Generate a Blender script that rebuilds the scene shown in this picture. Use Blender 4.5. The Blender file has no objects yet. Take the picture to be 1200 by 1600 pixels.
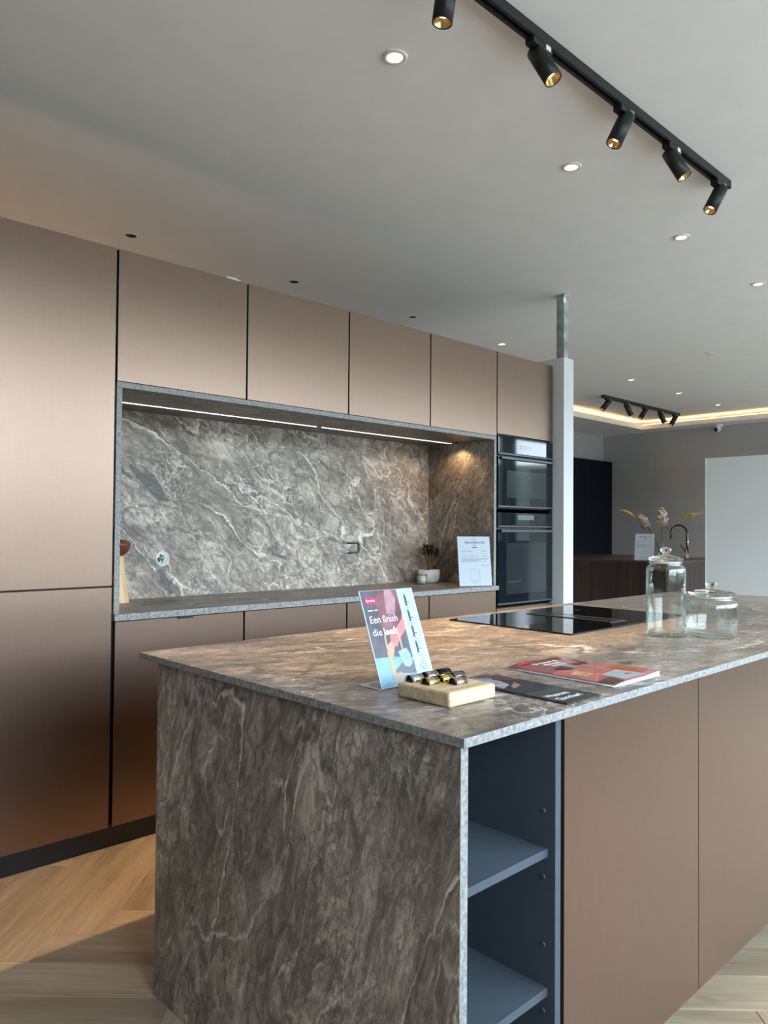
import bpy, bmesh, math, random
from mathutils import Vector, Matrix
random.seed(7)
PI = math.pi
scene = bpy.context.scene
C = scene.collection

# ---------------------------------------------------------------- camera
F_PX, YAW, PITCH, ROLL, EYE = 1184.66, 0.7654, 0.0217, 0.0078, 1.265
cam_data = bpy.data.cameras.new('camera')
cam_data.sensor_fit = 'HORIZONTAL'
cam_data.sensor_width = 36.0
cam_data.lens = F_PX * 36.0 / 1200.0
cam_data.clip_start = 0.02
cam_data.clip_end = 2000
cam = bpy.data.objects.new('camera', cam_data)
C.objects.link(cam)
fw = Vector((math.sin(YAW)*math.cos(PITCH), math.cos(YAW)*math.cos(PITCH), math.sin(PITCH)))
rt = Vector((math.cos(YAW), -math.sin(YAW), 0))
up = rt.cross(fw)
r2 = rt*math.cos(ROLL) + up*math.sin(ROLL)
u2 = -rt*math.sin(ROLL) + up*math.cos(ROLL)
m = Matrix.Identity(4)
for i in range(3):
    m[i][0] = r2[i]; m[i][1] = u2[i]; m[i][2] = -fw[i]
m[2][3] = EYE
cam.matrix_world = m
scene.camera = cam

# ---------------------------------------------------------------- sky, daylight, exposure
world = bpy.data.worlds.new('overcast_sky')
scene.world = world
world.use_nodes = True
bg = world.node_tree.nodes['Background']
bg.inputs['Color'].default_value = (0.74, 0.885, 1.0, 1)
bg.inputs['Strength'].default_value = 2.4
scene.view_settings.view_transform = 'Standard'
scene.view_settings.look = 'None'
scene.view_settings.gamma = 1.0
scene.view_settings.use_curve_mapping = False
scene.view_settings.exposure = 2.55

WARM = (1.0, 0.66, 0.34)
# room extents
X0, X1, Y0, Y1, ZC = -4.0, 10.65, -1.6, 6.15, 2.84
X2, YR = 13.6, 2.75      # the room widens to X2 in front of YR
WIN = [(-0.3, 2.6), (2.8, 6.2), (6.4, 9.78), (9.98, 13.45)]
WZ0, WZ1 = 1.03, 2.79
for a, b in WIN:      # portals in the window openings: they only guide the sky light
    ld = bpy.data.lights.new('window_portal', 'AREA')
    ld.shape = 'RECTANGLE'; ld.size = b-a; ld.size_y = WZ1-WZ0
    ld.cycles.is_portal = True
    lo = bpy.data.objects.new('window_portal', ld)
    lo.location = ((a+b)/2, Y0-0.05, (WZ0+WZ1)/2)
    lo.rotation_euler = (PI/2, 0, 0)      # -Z of the light points to +Y
    C.objects.link(lo)

# ---------------------------------------------------------------- material helpers
def new_mat(name):
    mt = bpy.data.materials.new(name); mt.use_nodes = True
    nt = mt.node_tree
    return mt, nt, nt.nodes['Principled BSDF']

def setp(b, **kw):
    for k, v in kw.items():
        k = k.replace('_', ' ')
        inp = b.inputs[k]
        if isinstance(v, tuple) and len(v) == 3: v = v + (1,)
        inp.default_value = v

def simple(name, col, rough=0.5, metal=0.0, noise=0.0, nscale=30.0, bump=0.0, bscale=200.0, **kw):
    mt, nt, b = new_mat(name)
    setp(b, Base_Color=col, Roughness=rough, Metallic=metal, **kw)
    N, L = nt.nodes, nt.links
    tc = N.new('ShaderNodeTexCoord')
    if noise > 0:
        n = N.new('ShaderNodeTexNoise'); n.inputs['Scale'].default_value = nscale; n.inputs['Detail'].default_value = 6
        L.new(tc.outputs['Object'], n.inputs['Vector'])
        r = N.new('ShaderNodeValToRGB')
        r.color_ramp.elements[0].position = 0.3; r.color_ramp.elements[1].position = 0.7
        r.color_ramp.elements[0].color = tuple(c*(1-noise) for c in col) + (1,)
        r.color_ramp.elements[1].color = tuple(min(1, c*(1+noise)) for c in col) + (1,)
        L.new(n.outputs['Fac'], r.inputs['Fac']); L.new(r.outputs['Color'], b.inputs['Base Color'])
    if bump > 0:
        n2 = N.new('ShaderNodeTexNoise'); n2.inputs['Scale'].default_value = bscale; n2.inputs['Detail'].default_value = 4
        L.new(tc.outputs['Object'], n2.inputs['Vector'])
        bp = N.new('ShaderNodeBump'); bp.inputs['Strength'].default_value = bump; bp.inputs['Distance'].default_value = 0.002
        L.new(n2.outputs['Fac'], bp.inputs['Height']); L.new(bp.outputs['Normal'], b.inputs['Normal'])
    return mt

def emis(name, col, strength):
    mt, nt, b = new_mat(name)
    setp(b, Base_Color=(0.8, 0.8, 0.8), Roughness=0.5)
    b.inputs['Emission Color'].default_value = col + (1,)
    b.inputs['Emission Strength'].default_value = strength
    return mt

def ramp(N, stops):
    r = N.new('ShaderNodeValToRGB')
    e = r.color_ramp.elements
    while len(e) > 1: e.remove(e[-1])
    e[0].position = stops[0][0]; e[0].color = stops[0][1] + (1,) if len(stops[0][1]) == 3 else stops[0][1]
    for p, c in stops[1:]:
        x = e.new(p); x.color = c + (1,) if len(c) == 3 else c
    return r

def g(v): return (v, v, v)

def stone(name, plane, angle, stretch=1.6, scale=1.0, seed=0.0, dark=1.0, rough=0.5, brown=0.5, web=1.0, lens=.695):
    """Grey-brown veined stone laminate. plane: which two world axes make (u, v); veins run at `angle` in it."""
    mt, nt, b = new_mat(name)
    N, L = nt.nodes, nt.links
    geo = N.new('ShaderNodeNewGeometry')
    sep = N.new('ShaderNodeSeparateXYZ'); L.new(geo.outputs['Position'], sep.inputs[0])
    com = N.new('ShaderNodeCombineXYZ')
    order = {'xz': 'XZY', 'yz': 'YZX', 'xy': 'XYZ'}[plane]
    for i, a in enumerate(order): L.new(sep.outputs[a], com.inputs[i])
    rot = N.new('ShaderNodeVectorRotate'); rot.rotation_type = 'Z_AXIS'; rot.inputs['Angle'].default_value = -angle
    L.new(com.outputs[0], rot.inputs['Vector'])
    mp = N.new('ShaderNodeMapping')
    mp.inputs['Location'].default_value = (seed, seed*1.7, seed*0.6)
    mp.inputs['Scale'].default_value = (scale/stretch, scale, scale)
    L.new(rot.outputs[0], mp.inputs['Vector'])
    def noise(vec, sc, det=6, ro=0.55, dist=0.0):
        n = N.new('ShaderNodeTexNoise')
        n.inputs['Scale'].default_value = sc; n.inputs['Detail'].default_value = det
        n.inputs['Roughness'].default_value = ro; n.inputs['Distortion'].default_value = dist
        L.new(vec, n.inputs['Vector']); return n
    def mixv(a, c, f):     # a + (c-0.5)*f
        s = N.new('ShaderNodeVectorMath'); s.operation = 'SUBTRACT'; L.new(c, s.inputs[0]); s.inputs[1].default_value = (.5, .5, .5)
        k = N.new('ShaderNodeVectorMath'); k.operation = 'SCALE'; L.new(s.outputs[0], k.inputs[0]); k.inputs['Scale'].default_value = f
        t = N.new('ShaderNodeVectorMath'); t.operation = 'ADD'; L.new(a, t.inputs[0]); L.new(k.outputs[0], t.inputs[1])
        return t.outputs[0]
    def mul(a, c):
        k = N.new('ShaderNodeMath'); k.operation = 'MULTIPLY'
        for i, x in enumerate((a, c)):
            if isinstance(x, (int, float)): k.inputs[i].default_value = x
            else: L.new(x, k.inputs[i])
        return k.outputs[0]
    def rmp(fac, stops):
        r = ramp(N, stops); L.new(fac, r.inputs['Fac']); return r.outputs['Color']
    def absdiff(fac, c):
        s = N.new('ShaderNodeMath'); s.operation = 'SUBTRACT'; L.new(fac, s.inputs[0]); s.inputs[1].default_value = c
        a = N.new('ShaderNodeMath'); a.operation = 'ABSOLUTE'; L.new(s.outputs[0], a.inputs[0]); return a.outputs[0]
    def mixc(fac, a, c, typ='MIX'):
        x = N.new('ShaderNodeMix'); x.data_type = 'RGBA'; x.blend_type = typ
        if isinstance(fac, (int, float)): x.inputs[0].default_value = fac
        else: L.new(fac, x.inputs[0])
        for i, y in ((6, a), (7, c)):
            if isinstance(y, tuple): x.inputs[i].default_value = y + (1,)
            else: L.new(y, x.inputs[i])
        return x.outputs[2]
    def vor(vec, sc):
        v = N.new('ShaderNodeTexVoronoi'); v.feature = 'DISTANCE_TO_EDGE'; v.inputs['Scale'].default_value = sc
        L.new(vec, v.inputs['Vector']); return v.outputs['Distance']
    P0 = mp.outputs[0]
    w1 = mixv(P0, noise(P0, 1.8, 4).outputs['Color'], 0.28)
    w2 = mixv(w1, noise(w1, 7, 5, 0.65).outputs['Color'], 0.11)
    w3 = mixv(w2, noise(w2, 30, 4, 0.65).outputs['Color'], 0.03)
    d = dark
    # clouds of tone
    base = rmp(noise(w2, 2.4, 10, 0.62).outputs['Fac'],
               [(0.30, (.125*d, .110*d, .100*d)), (0.45, (.215*d, .192*d, .172*d)), (0.57, (.31*d, .283*d, .255*d)), (0.72, (.43*d, .40*d, .365*d))])
    tint = noise(P0, 1.1, 3).outputs['Fac']
    base = mixc(mul(rmp(tint, [(.36, g(.25)), (.62, g(1))]), brown), base, (.27*d, .215*d, .165*d))
    # broken angular patches, each with its own tone
    def cells(vec, sc):
        v = N.new('ShaderNodeTexVoronoi'); v.feature = 'F1'; v.inputs['Scale'].default_value = sc
        L.new(vec, v.inputs['Vector'])
        sp = N.new('ShaderNodeSeparateColor'); L.new(v.outputs['Color'], sp.inputs[0]); return sp.outputs[0]
    base = mixc(rmp(noise(P0, 2.0, 3).outputs['Fac'], [(.40, g(.15)), (.60, g(.75))]), base, rmp(cells(w3, 6.0), [(0, g(.30)), (1, g(.74))]), 'OVERLAY')
    base = mixc(.45, base, rmp(cells(w3, 15), [(0, g(.28)), (1, g(.72))]), 'OVERLAY')
    # soft grain running with the veins
    gm = N.new('ShaderNodeMapping'); gm.inputs['Scale'].default_value = (9, 26, 26); L.new(w2, gm.inputs['Vector'])
    base = mixc(0.55, base, rmp(noise(gm.outputs[0], 1.0, 8, 0.7).outputs['Fac'], [(.3, g(.2)), (.5, g(.52)), (.7, g(.88))]), 'OVERLAY')
    # crackle of dark lines, big and small, fading in and out
    k1 = rmp(vor(w3, 6.0), [(0.0, g(1)), (0.03, g(.7)), (0.09, g(0))])
    k1 = mul(k1, rmp(noise(P0, 2.3, 4).outputs['Fac'], [(.42, g(0)), (.58, g(.8))]))
    base = mixc(k1, base, (.085*d, .076*d, .072*d))
    k2 = rmp(vor(w3, 15), [(0.0, g(1)), (0.05, g(.55)), (0.16, g(0))])
    k2 = mul(k2, rmp(noise(w1, 3.1, 4).outputs['Fac'], [(.40, g(0)), (.56, g(.65))]))
    base = mixc(k2, base, (.11*d, .10*d, .095*d))
    # pale web
    k3 = rmp(vor(w3, 10.0), [(0.0, g(1)), (0.02, g(.6)), (0.06, g(0))])
    k3 = mul(k3, rmp(noise(w2, 3.2, 6, .6).outputs['Fac'], [(.50, g(0)), (.63, g(.9*web))]))
    base = mixc(k3, base, (.62*d, .60*d, .56*d))
    k3b = rmp(vor(w3, 27.0), [(0.0, g(1)), (0.05, g(.5)), (0.12, g(0))])
    k3b = mul(k3b, rmp(noise(w1, 2.7, 5, .6).outputs['Fac'], [(.50, g(0)), (.64, g(.8*web))]))
    base = mixc(k3b, base, (.54*d, .52*d, .49*d))
    # long white veins, with a dark line beside them
    lv = N.new('ShaderNodeMapping'); lv.inputs['Scale'].default_value = (.55, 1.25, 1.0); L.new(w3, lv.inputs['Vector'])
    nv = noise(lv.outputs[0], 1.5, 2, .4).outputs['Fac']
    gate = rmp(noise(P0, 1.9, 3).outputs['Fac'], [(.42, g(0)), (.58, g(1))])
    v_d = mul(rmp(absdiff(nv, .508), [(0, g(.9)), (.004, g(.6)), (.008, g(0))]), gate)
    base = mixc(v_d, base, (.08*d, .07*d, .068*d))
    v_w = mul(rmp(absdiff(nv, .50), [(0, g(1)), (.003, g(.75)), (.006, g(0))]), gate)
    base = mixc(v_w, base, (.66*d, .64*d, .60*d))
    nv2 = noise(w3, 2.1, 2, .4).outputs['Fac']
    v_w2 = mul(rmp(absdiff(nv2, .47), [(0, g(.9)), (.003, g(.6)), (.006, g(0))]), rmp(noise(w1, 2.6, 3).outputs['Fac'], [(.48, g(0)), (.60, g(1))]))
    base = mixc(v_w2, base, (.60*d, .58*d, .55*d))
    # dark slate lenses
    sl = N.new('ShaderNodeMapping'); sl.inputs['Scale'].default_value = (1.9, 7.5, 3); sl.inputs['Location'].default_value = (3.1+seed, 1.3, 0); L.new(w2, sl.inputs['Vector'])
    k4 = rmp(noise(sl.outputs[0], 1.0, 2, .4).outputs['Fac'], [(lens, g(0)), (lens+.015, g(.92))])
    base = mixc(k4, base, (.085*d, .08*d, .083*d))
    # fine broken crackle and grain
    fm = N.new('ShaderNodeMapping'); fm.inputs['Scale'].default_value = (20, 34, 34); L.new(w3, fm.inputs['Vector'])
    base = mixc(.8, base, rmp(noise(fm.outputs[0], 1.0, 10, .78).outputs['Fac'], [(.34, g(.18)), (.5, g(.5)), (.66, g(.86))]), 'OVERLAY')
    k5 = rmp(vor(w3, 40), [(0.0, g(1)), (0.06, g(.6)), (0.16, g(0))])
    k5 = mul(k5, rmp(noise(w2, 4.2, 4, .6).outputs['Fac'], [(.44, g(0)), (.58, g(.7))]))
    base = mixc(k5, base, (.10*d, .088*d, .082*d))
    nv3 = noise(fm.outputs[0], .16, 4, .5).outputs['Fac']
    k6 = mul(rmp(absdiff(nv3, .5), [(0, g(.9)), (.006, g(.5)), (.014, g(0))]), rmp(noise(w1, 3.6, 3).outputs['Fac'], [(.45, g(0)), (.58, g(.8))]))
    base = mixc(k6, base, (.09*d, .08*d, .075*d))
    # speckle
    base = mixc(0.45, base, rmp(noise(w3, 90, 6, .7).outputs['Fac'], [(.32, g(.28)), (.5, g(.5)), (.68, g(.76))]), 'OVERLAY')
    base = mixc(1.0, base, (1.0, .962, .925), 'MULTIPLY')
    L.new(base, b.inputs['Base Color'])
    setp(b, Roughness=rough)
    bp = N.new('ShaderNodeBump'); bp.inputs['Strength'].default_value = 0.06; bp.inputs['Distance'].default_value = 0.002
    L.new(noise(w3, 60, 4).outputs['Fac'], bp.inputs['Height']); L.new(bp.outputs['Normal'], b.inputs['Normal'])
    return mt

def bronze_front(name):
    mt, nt, b = new_mat(name)
    N, L = nt.nodes, nt.links
    geo = N.new('ShaderNodeNewGeometry')
    a = N.new('ShaderNodeMapping'); a.inputs['Scale'].default_value = (900, 900, 14); L.new(geo.outputs['Position'], a.inputs['Vector'])
    c = N.new('ShaderNodeMapping'); c.inputs['Scale'].default_value = (14, 14, 900); L.new(geo.outputs['Position'], c.inputs['Vector'])
    n1 = N.new('ShaderNodeTexNoise'); n1.inputs['Scale'].default_value = 1; L.new(a.outputs[0], n1.inputs['Vector'])
    n2 = N.new('ShaderNodeTexNoise'); n2.inputs['Scale'].default_value = 1; L.new(c.outputs[0], n2.inputs['Vector'])
    add = N.new('ShaderNodeMath'); L.new(n1.outputs['Fac'], add.inputs[0]); L.new(n2.outputs['Fac'], add.inputs[1])
    hf = N.new('ShaderNodeMath'); hf.operation = 'MULTIPLY'; hf.inputs[1].default_value = .5; L.new(add.outputs[0], hf.inputs[0])
    r = ramp(N, [(.3, (.262, .181, .139)), (.7, (.302, .212, .166))])
    L.new(hf.outputs[0], r.inputs['Fac']); L.new(r.outputs['Color'], b.inputs['Base Color'])
    setp(b, Metallic=1.0, Roughness=0.345)
    bp = N.new('ShaderNodeBump'); bp.inputs['Strength'].default_value = 0.05; bp.inputs['Distance'].default_value = 0.001
    L.new(hf.outputs[0], bp.inputs['Height']); L.new(bp.outputs['Normal'], b.inputs['Normal'])
    return mt

def oak_floor(name):
    mt, nt, b = new_mat(name)
    N, L = nt.nodes, nt.links
    uv = N.new('ShaderNodeUVMap')
    oi = N.new('ShaderNodeObjectInfo')
    k = N.new('ShaderNodeMath'); k.operation = 'MULTIPLY'; k.inputs[1].default_value = 37; L.new(oi.outputs['Random'], k.inputs[0])
    cb = N.new('ShaderNodeCombineXYZ'); L.new(k.outputs[0], cb.inputs[0]); L.new(k.outputs[0], cb.inputs[2])
    ad = N.new('ShaderNodeVectorMath'); ad.operation = 'ADD'; L.new(uv.outputs[0], ad.inputs[0]); L.new(cb.outputs[0], ad.inputs[1])
    def nz(sc, det, ro, dist=0):
        mp = N.new('ShaderNodeMapping'); mp.inputs['Scale'].default_value = sc; L.new(ad.outputs[0], mp.inputs['Vector'])
        n = N.new('ShaderNodeTexNoise'); n.inputs['Scale'].default_value = 1; n.inputs['Detail'].default_value = det
        n.inputs['Roughness'].default_value = ro; n.inputs['Distortion'].default_value = dist
        L.new(mp.outputs[0], n.inputs['Vector']); return n.outputs['Fac']
    r1 = ramp(N, [(.3, (.275, .20, .132)), (.5, (.365, .28, .195)), (.7, (.44, .352, .26))])
    L.new(nz((1.3, 14, 1), 6, .6, .6), r1.inputs['Fac'])
    r2_ = ramp(N, [(.35, g(.32)), (.5, g(.5)), (.65, g(.64))]); L.new(nz((5, 150, 1), 5, .6), r2_.inputs['Fac'])
    x = N.new('ShaderNodeMix'); x.data_type = 'RGBA'; x.blend_type = 'OVERLAY'; x.inputs[0].default_value = .42
    L.new(r1.outputs['Color'], x.inputs[6]); L.new(r2_.outputs['Color'], x.inputs[7])
    r3 = ramp(N, [(.70, g(0)), (.80, g(.7))]); L.new(nz((4.5, 16, 1), 2, .4), r3.inputs['Fac'])
    y = N.new('ShaderNodeMix'); y.data_type = 'RGBA'; L.new(r3.outputs['Color'], y.inputs[0])
    L.new(x.outputs[2], y.inputs[6]); y.inputs[7].default_value = (.17, .10, .05, 1)
    hs = N.new('ShaderNodeHueSaturation')
    mr = N.new('ShaderNodeMapRange'); mr.inputs['To Min'].default_value = .84; mr.inputs['To Max'].default_value = 1.12
    L.new(oi.outputs['Random'], mr.inputs['Value']); L.new(mr.outputs[0], hs.inputs['Value']); L.new(y.outputs[2], hs.inputs['Color'])
    L.new(hs.outputs[0], b.inputs['Base Color'])
    setp(b, Roughness=0.42)
    return mt

def wood(name, c0, c1, axis='x', scale=1.0, rough=0.45):
    mt, nt, b = new_mat(name)
    N, L = nt.nodes, nt.links
    tc = N.new('ShaderNodeTexCoord'); mp = N.new('ShaderNodeMapping')
    s = {'x': (2, 40, 40), 'y': (40, 2, 40), 'z': (40, 40, 2)}[axis]
    mp.inputs['Scale'].default_value = tuple(v*scale for v in s)
    L.new(tc.outputs['Object'], mp.inputs['Vector'])
    n = N.new('ShaderNodeTexNoise'); n.inputs['Scale'].default_value = 1; n.inputs['Detail'].default_value = 6; n.inputs['Distortion'].default_value = .4
    L.new(mp.outputs[0], n.inputs['Vector'])
    r = ramp(N, [(.32, c0), (.68, c1)]); L.new(n.outputs['Fac'], r.inputs['Fac']); L.new(r.outputs['Color'], b.inputs['Base Color'])
    setp(b, Roughness=rough)
    return mt

def glass(name, col=(0.97, 0.995, 0.985), rough=0.0, ior=1.47):
    mt, nt, b = new_mat(name)
    setp(b, Base_Color=col, Roughness=rough, IOR=ior)
    b.inputs['Transmission Weight'].default_value = 1.0
    return mt

def thin_glass(name, tint=(.975, .988, .982)):
    """thin clear wall: passes light straight through, mirrors some of it by Fresnel"""
    mt, nt, b = new_mat(name)
    N, L = nt.nodes, nt.links
    N.remove(b)
    tr = N.new('ShaderNodeBsdfTransparent'); tr.inputs['Color'].default_value = tint + (1,)
    gl = N.new('ShaderNodeBsdfGlossy'); gl.inputs['Roughness'].default_value = .02; gl.inputs['Color'].default_value = (.95, 1, .985, 1)
    lw = N.new('ShaderNodeLayerWeight'); lw.inputs['Blend'].default_value = .5
    pw = N.new('ShaderNodeMath'); pw.operation = 'POWER'; pw.inputs[1].default_value = 3.2; L.new(lw.outputs['Facing'], pw.inputs[0])
    fr = N.new('ShaderNodeMath'); fr.operation = 'MULTIPLY_ADD'; fr.inputs[1].default_value = .94; fr.inputs[2].default_value = .05; L.new(pw.outputs[0], fr.inputs[0])
    wv = N.new('ShaderNodeTexNoise'); wv.inputs['Scale'].default_value = 14; wv.inputs['Detail'].default_value = 2
    tc = N.new('ShaderNodeTexCoord'); L.new(tc.outputs['Object'], wv.inputs['Vector'])
    bp = N.new('ShaderNodeBump'); bp.inputs['Strength'].default_value = .12; bp.inputs['Distance'].default_value = .01
    L.new(wv.outputs['Fac'], bp.inputs['Height']); L.new(bp.outputs['Normal'], gl.inputs['Normal']); L.new(bp.outputs['Normal'], lw.inputs['Normal'])
    ab = N.new('ShaderNodeMix'); ab.data_type = 'RGBA'; L.new(pw.outputs[0], ab.inputs[0])
    ab.inputs[6].default_value = tint + (1,); ab.inputs[7].default_value = (.72, .82, .80, 1); L.new(ab.outputs[2], tr.inputs['Color'])
    mx = N.new('ShaderNodeMixShader'); L.new(fr.outputs[0], mx.inputs[0]); L.new(tr.outputs[0], mx.inputs[1]); L.new(gl.outputs[0], mx.inputs[2])
    L.new(mx.outputs[0], N['Material Output'].inputs['Surface'])
    return mt

M = {}
M['stone_back'] = stone('stone_splashback', 'xz', math.radians(-38), 1.5, 1.5, seed=2.3, dark=1.45, brown=.3)
M['stone_side'] = stone('stone_niche_side', 'yz', math.radians(-62), 1.6, 1.4, seed=5.1, dark=1.0, brown=.7, web=.5)
M['stone_top'] = stone('stone_worktop', 'xy', math.radians(-12), 1.5, 1.5, seed=1.2, dark=.85, rough=0.42, brown=.75, web=.5)
M['stone_island'] = stone('stone_island_top', 'xy', math.radians(-18), 1.5, 1.55, seed=8.4, dark=1.05, rough=0.38, brown=.65, web=.6)
M['stone_end'] = stone('stone_island_end', 'yz', math.radians(-73), 2.3, 1.7, seed=11.7, dark=1.25, web=.85, lens=.76, brown=.35)
M['edge'] = simple('pale_stone_edge', (.27, .275, .275), .5, noise=.42, nscale=110)
M['bronze'] = bronze_front('bronze_laminate')
M['oak'] = oak_floor('oak_planks')
M['carcass'] = simple('anthracite_board', (.035, .048, .060), .45, noise=.05)
M['plinth'] = simple('plinth_board', (.020, .026, .033), .4, noise=.06)
M['gap'] = simple('shadow_gap_profile', (.008, .008, .009), .5)
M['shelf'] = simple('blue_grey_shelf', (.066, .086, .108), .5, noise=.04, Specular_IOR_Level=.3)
M['shelf_shaded'] = simple('blue_grey_shelf_shaded', (.010, .017, .025), .6, noise=.04, Specular_IOR_Level=.15)  # same board as the shelves, colour darkened for the shade inside
M['plaster'] = simple('ceiling_plaster', (.86, .86, .845), .85, noise=.02, nscale=6, bump=.05, bscale=60)
M['wall'] = simple('warm_grey_wall_paint', (.42, .41, .40), .8, noise=.03, nscale=5)
M['white'] = simple('white_wall_paint', (.70, .72, .73), .7, noise=.015, nscale=8)
M['white_panel'] = simple('white_panel_coat', (.72, .74, .745), .45, noise=.01)
M['steel_post'] = simple('galvanised_steel', (.42, .44, .43), .45, .6, noise=.35, nscale=14, bump=.1, bscale=40)
M['paint_blob'] = simple('white_paint_smear', (.8, .8, .78), .7)
M['black'] = simple('black_metal', (.012, .013, .015), .42, .2)
M['hole'] = simple('painted_recess_dark', (.006, .006, .006), .8)  # black colour in place of real depth and its shade
M['ring'] = simple('white_ring', (.75, .74, .71), .4)
M['lamp'] = emis('lit_lamp', (1.0, .76, .34), .6)
M['spot_lamp'] = emis('lit_spot', (1.0, .74, .40), .8)
M['spot_reflector'] = simple('gold_reflector', (.85, .62, .30), .25, .9)
M['led'] = emis('led_line', (1.0, .90, .76), .9)
M['led_cove'] = emis('led_cove_line', (1.0, .46, .14), 4.5)
M['led_edge'] = emis('led_edge_line', (1.0, .78, .48), .5)
M['oven_glass'] = simple('oven_black_glass', (.006, .011, .015), .04)
M['oven_window'] = simple('oven_window_glass', (.022, .031, .035), .08)
M['oven_trim'] = simple('oven_grey_trim', (.10, .11, .12), .35, .7)
M['oven_display'] = simple('oven_display', (.16, .17, .18), .2)
M['hob'] = simple('hob_black_glass', (.006, .007, .008), .03)
M['hob_vent'] = simple('hob_vent_metal', (.012, .012, .013), .14)
M['glass'] = thin_glass('clear_jar_glass')
M['lidglass'] = glass('clear_lid_glass', (.94, .99, .975))
M['seal'] = simple('clear_seal', (.75, .76, .74), .35)
M['paper'] = simple('white_paper', (.52, .585, .67), .6, Specular_IOR_Level=.3)
M['card_paper'] = simple('card_stock', (.40, .52, .60), .5, Specular_IOR_Level=.3)
M['ink'] = simple('grey_ink', (.05, .055, .07), .6)
M['ink_light'] = simple('pale_ink', (.22, .24, .28), .6)
M['bamboo'] = wood('bamboo_top', (.50, .36, .19), (.74, .60, .40), 'x', 2.2, .5)
M['walnut'] = wood('dark_walnut', (.022, .010, .008), (.055, .024, .017), 'z', .35, .4)
M['walnut_top'] = wood('walnut_top', (.05, .027, .021), (.085, .046, .036), 'y', .35, .35)
M['navy'] = simple('navy_front', (.004, .006, .012), .6, Specular_IOR_Level=.15)
M['chrome'] = simple('chrome', (.75, .75, .76), .12, 1.0)
M['pot'] = simple('white_ceramic', (.74, .77, .77), .35)
M['wax'] = simple('candle_wax', (.80, .79, .72), .5)
M['stem'] = simple('brown_stem', (.22, .13, .06), .7, noise=.3)
M['leaf'] = simple('dark_dry_leaf', (.030, .024, .014), .6, noise=.3)
M['soil'] = simple('soil', (.03, .022, .016), .9, noise=.4)
M['mill_light'] = wood('pale_beech', (.60, .42, .21), (.74, .55, .31), 'z', 1.0)
M['mill_dark'] = wood('red_brown_wood', (.10, .025, .010), (.18, .05, .02), 'z', 1.0)
M['petal'] = simple('cream_petal', (.66, .56, .46), .8, noise=.2)
M['plume'] = simple('straw_plume', (.50, .38, .13), .9, noise=.3)
M['green'] = simple('olive_leaf', (.10, .09, .05), .7)
M['plasterboard'] = M['plaster']
M['vase'] = thin_glass('vase_glass')
M['acrylic'] = thin_glass('clear_acrylic')

# ---------------------------------------------------------------- mesh helpers
def link(o, parent=None):
    C.objects.link(o)
    if parent: o.parent = parent
    return o

def obj(name, bm, mat, parent=None, smooth=False):
    me = bpy.data.meshes.new(name)
    bm.normal_update()
    bm.to_mesh(me); bm.free()
    mats = mat if isinstance(mat, (list, tuple)) else [mat]
    for x in mats: me.materials.append(x)
    if smooth:
        for p in me.polygons: p.use_smooth = True
    return link(bpy.data.objects.new(name, me), parent)

def tag(o, label=None, cat=None, group=None, kind=None):
    if label: o['label'] = label
    if cat: o['category'] = cat
    if group: o['group'] = group
    if kind: o['kind'] = kind
    return o

def thing(name, label, cat, loc=(0, 0, 0), rotz=0.0, group=None):
    o = bpy.data.objects.new(name, None)
    o.empty_display_size = 0.05
    o.location = loc; o.rotation_euler = (0, 0, rotz)
    C.objects.link(o)
    return tag(o, label, cat, group)

def box_bm(x0, x1, y0, y1, z0, z1, bev=0.0, seg=2, bm=None):
    b = bm or bmesh.new()
    vs = [b.verts.new(p) for p in ((x0,y0,z0),(x1,y0,z0),(x1,y1,z0),(x0,y1,z0),(x0,y0,z1),(x1,y0,z1),(x1,y1,z1),(x0,y1,z1))]
    fs = [b.faces.new([vs[i] for i in q]) for q in ((3,2,1,0),(4,5,6,7),(0,1,5,4),(1,2,6,5),(2,3,7,6),(3,0,4,7))]
    if bev > 0:
        es = set(e for f in fs for e in f.edges)
        bmesh.ops.bevel(b, geom=list(es), offset=bev, segments=seg, affect='EDGES', profile=.5)
    return b

def edged(name, x0, x1, y0, y1, z0, z1, bev, mat, axes):
    """a board whose narrow faces along the given axes ('-y', 'x', ...) carry the pale edge band"""
    b = box_bm(x0, x1, y0, y1, z0, z1, bev)
    b.normal_update()
    for f in b.faces:
        for a in axes:
            i = 'xyz'.index(a[-1]); sg = -1 if a[0] == '-' else 1
            if f.normal[i]*sg > .9: f.material_index = 1
    return obj(name, b, [mat, M['edge']])

def box(name, mat, parent, x0, x1, y0, y1, z0, z1, bev=0.0, seg=2):
    """box given in world coordinates, made local to an unrotated parent (or its grandparent)"""
    ox = oy = oz = 0.0
    p = parent
    while p:
        ox += p.location.x; oy += p.location.y; oz += p.location.z; p = p.parent
    return obj(name, box_bm(x0-ox, x1-ox, y0-oy, y1-oy, z0-oz, z1-oz, bev, seg), mat, parent)

def lathe_bm(profile, seg=32, bm=None, caps=True, center=(0, 0, 0)):
    b = bm or bmesh.new()
    rings = []
    for r, z in profile:
        if r < 1e-6:
            rings.append([b.verts.new((center[0], center[1], center[2]+z))])
        else:
            rings.append([b.verts.new((center[0]+r*math.cos(2*PI*i/seg), center[1]+r*math.sin(2*PI*i/seg), center[2]+z)) for i in range(seg)])
    for A, B in zip(rings, rings[1:]):
        for i in range(seg):
            j = (i+1) % seg
            if len(A) == 1 and len(B) == 1: continue
            if len(A) == 1: b.faces.new((A[0], B[j], B[i]))
            elif len(B) == 1: b.faces.new((A[i], A[j], B[0]))
            else: b.faces.new((A[i], A[j], B[j], B[i]))
    if caps:
        if len(rings[0]) > 1: b.faces.new(list(reversed(rings[0])))
        if len(rings[-1]) > 1: b.faces.new(rings[-1])
    return b

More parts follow.
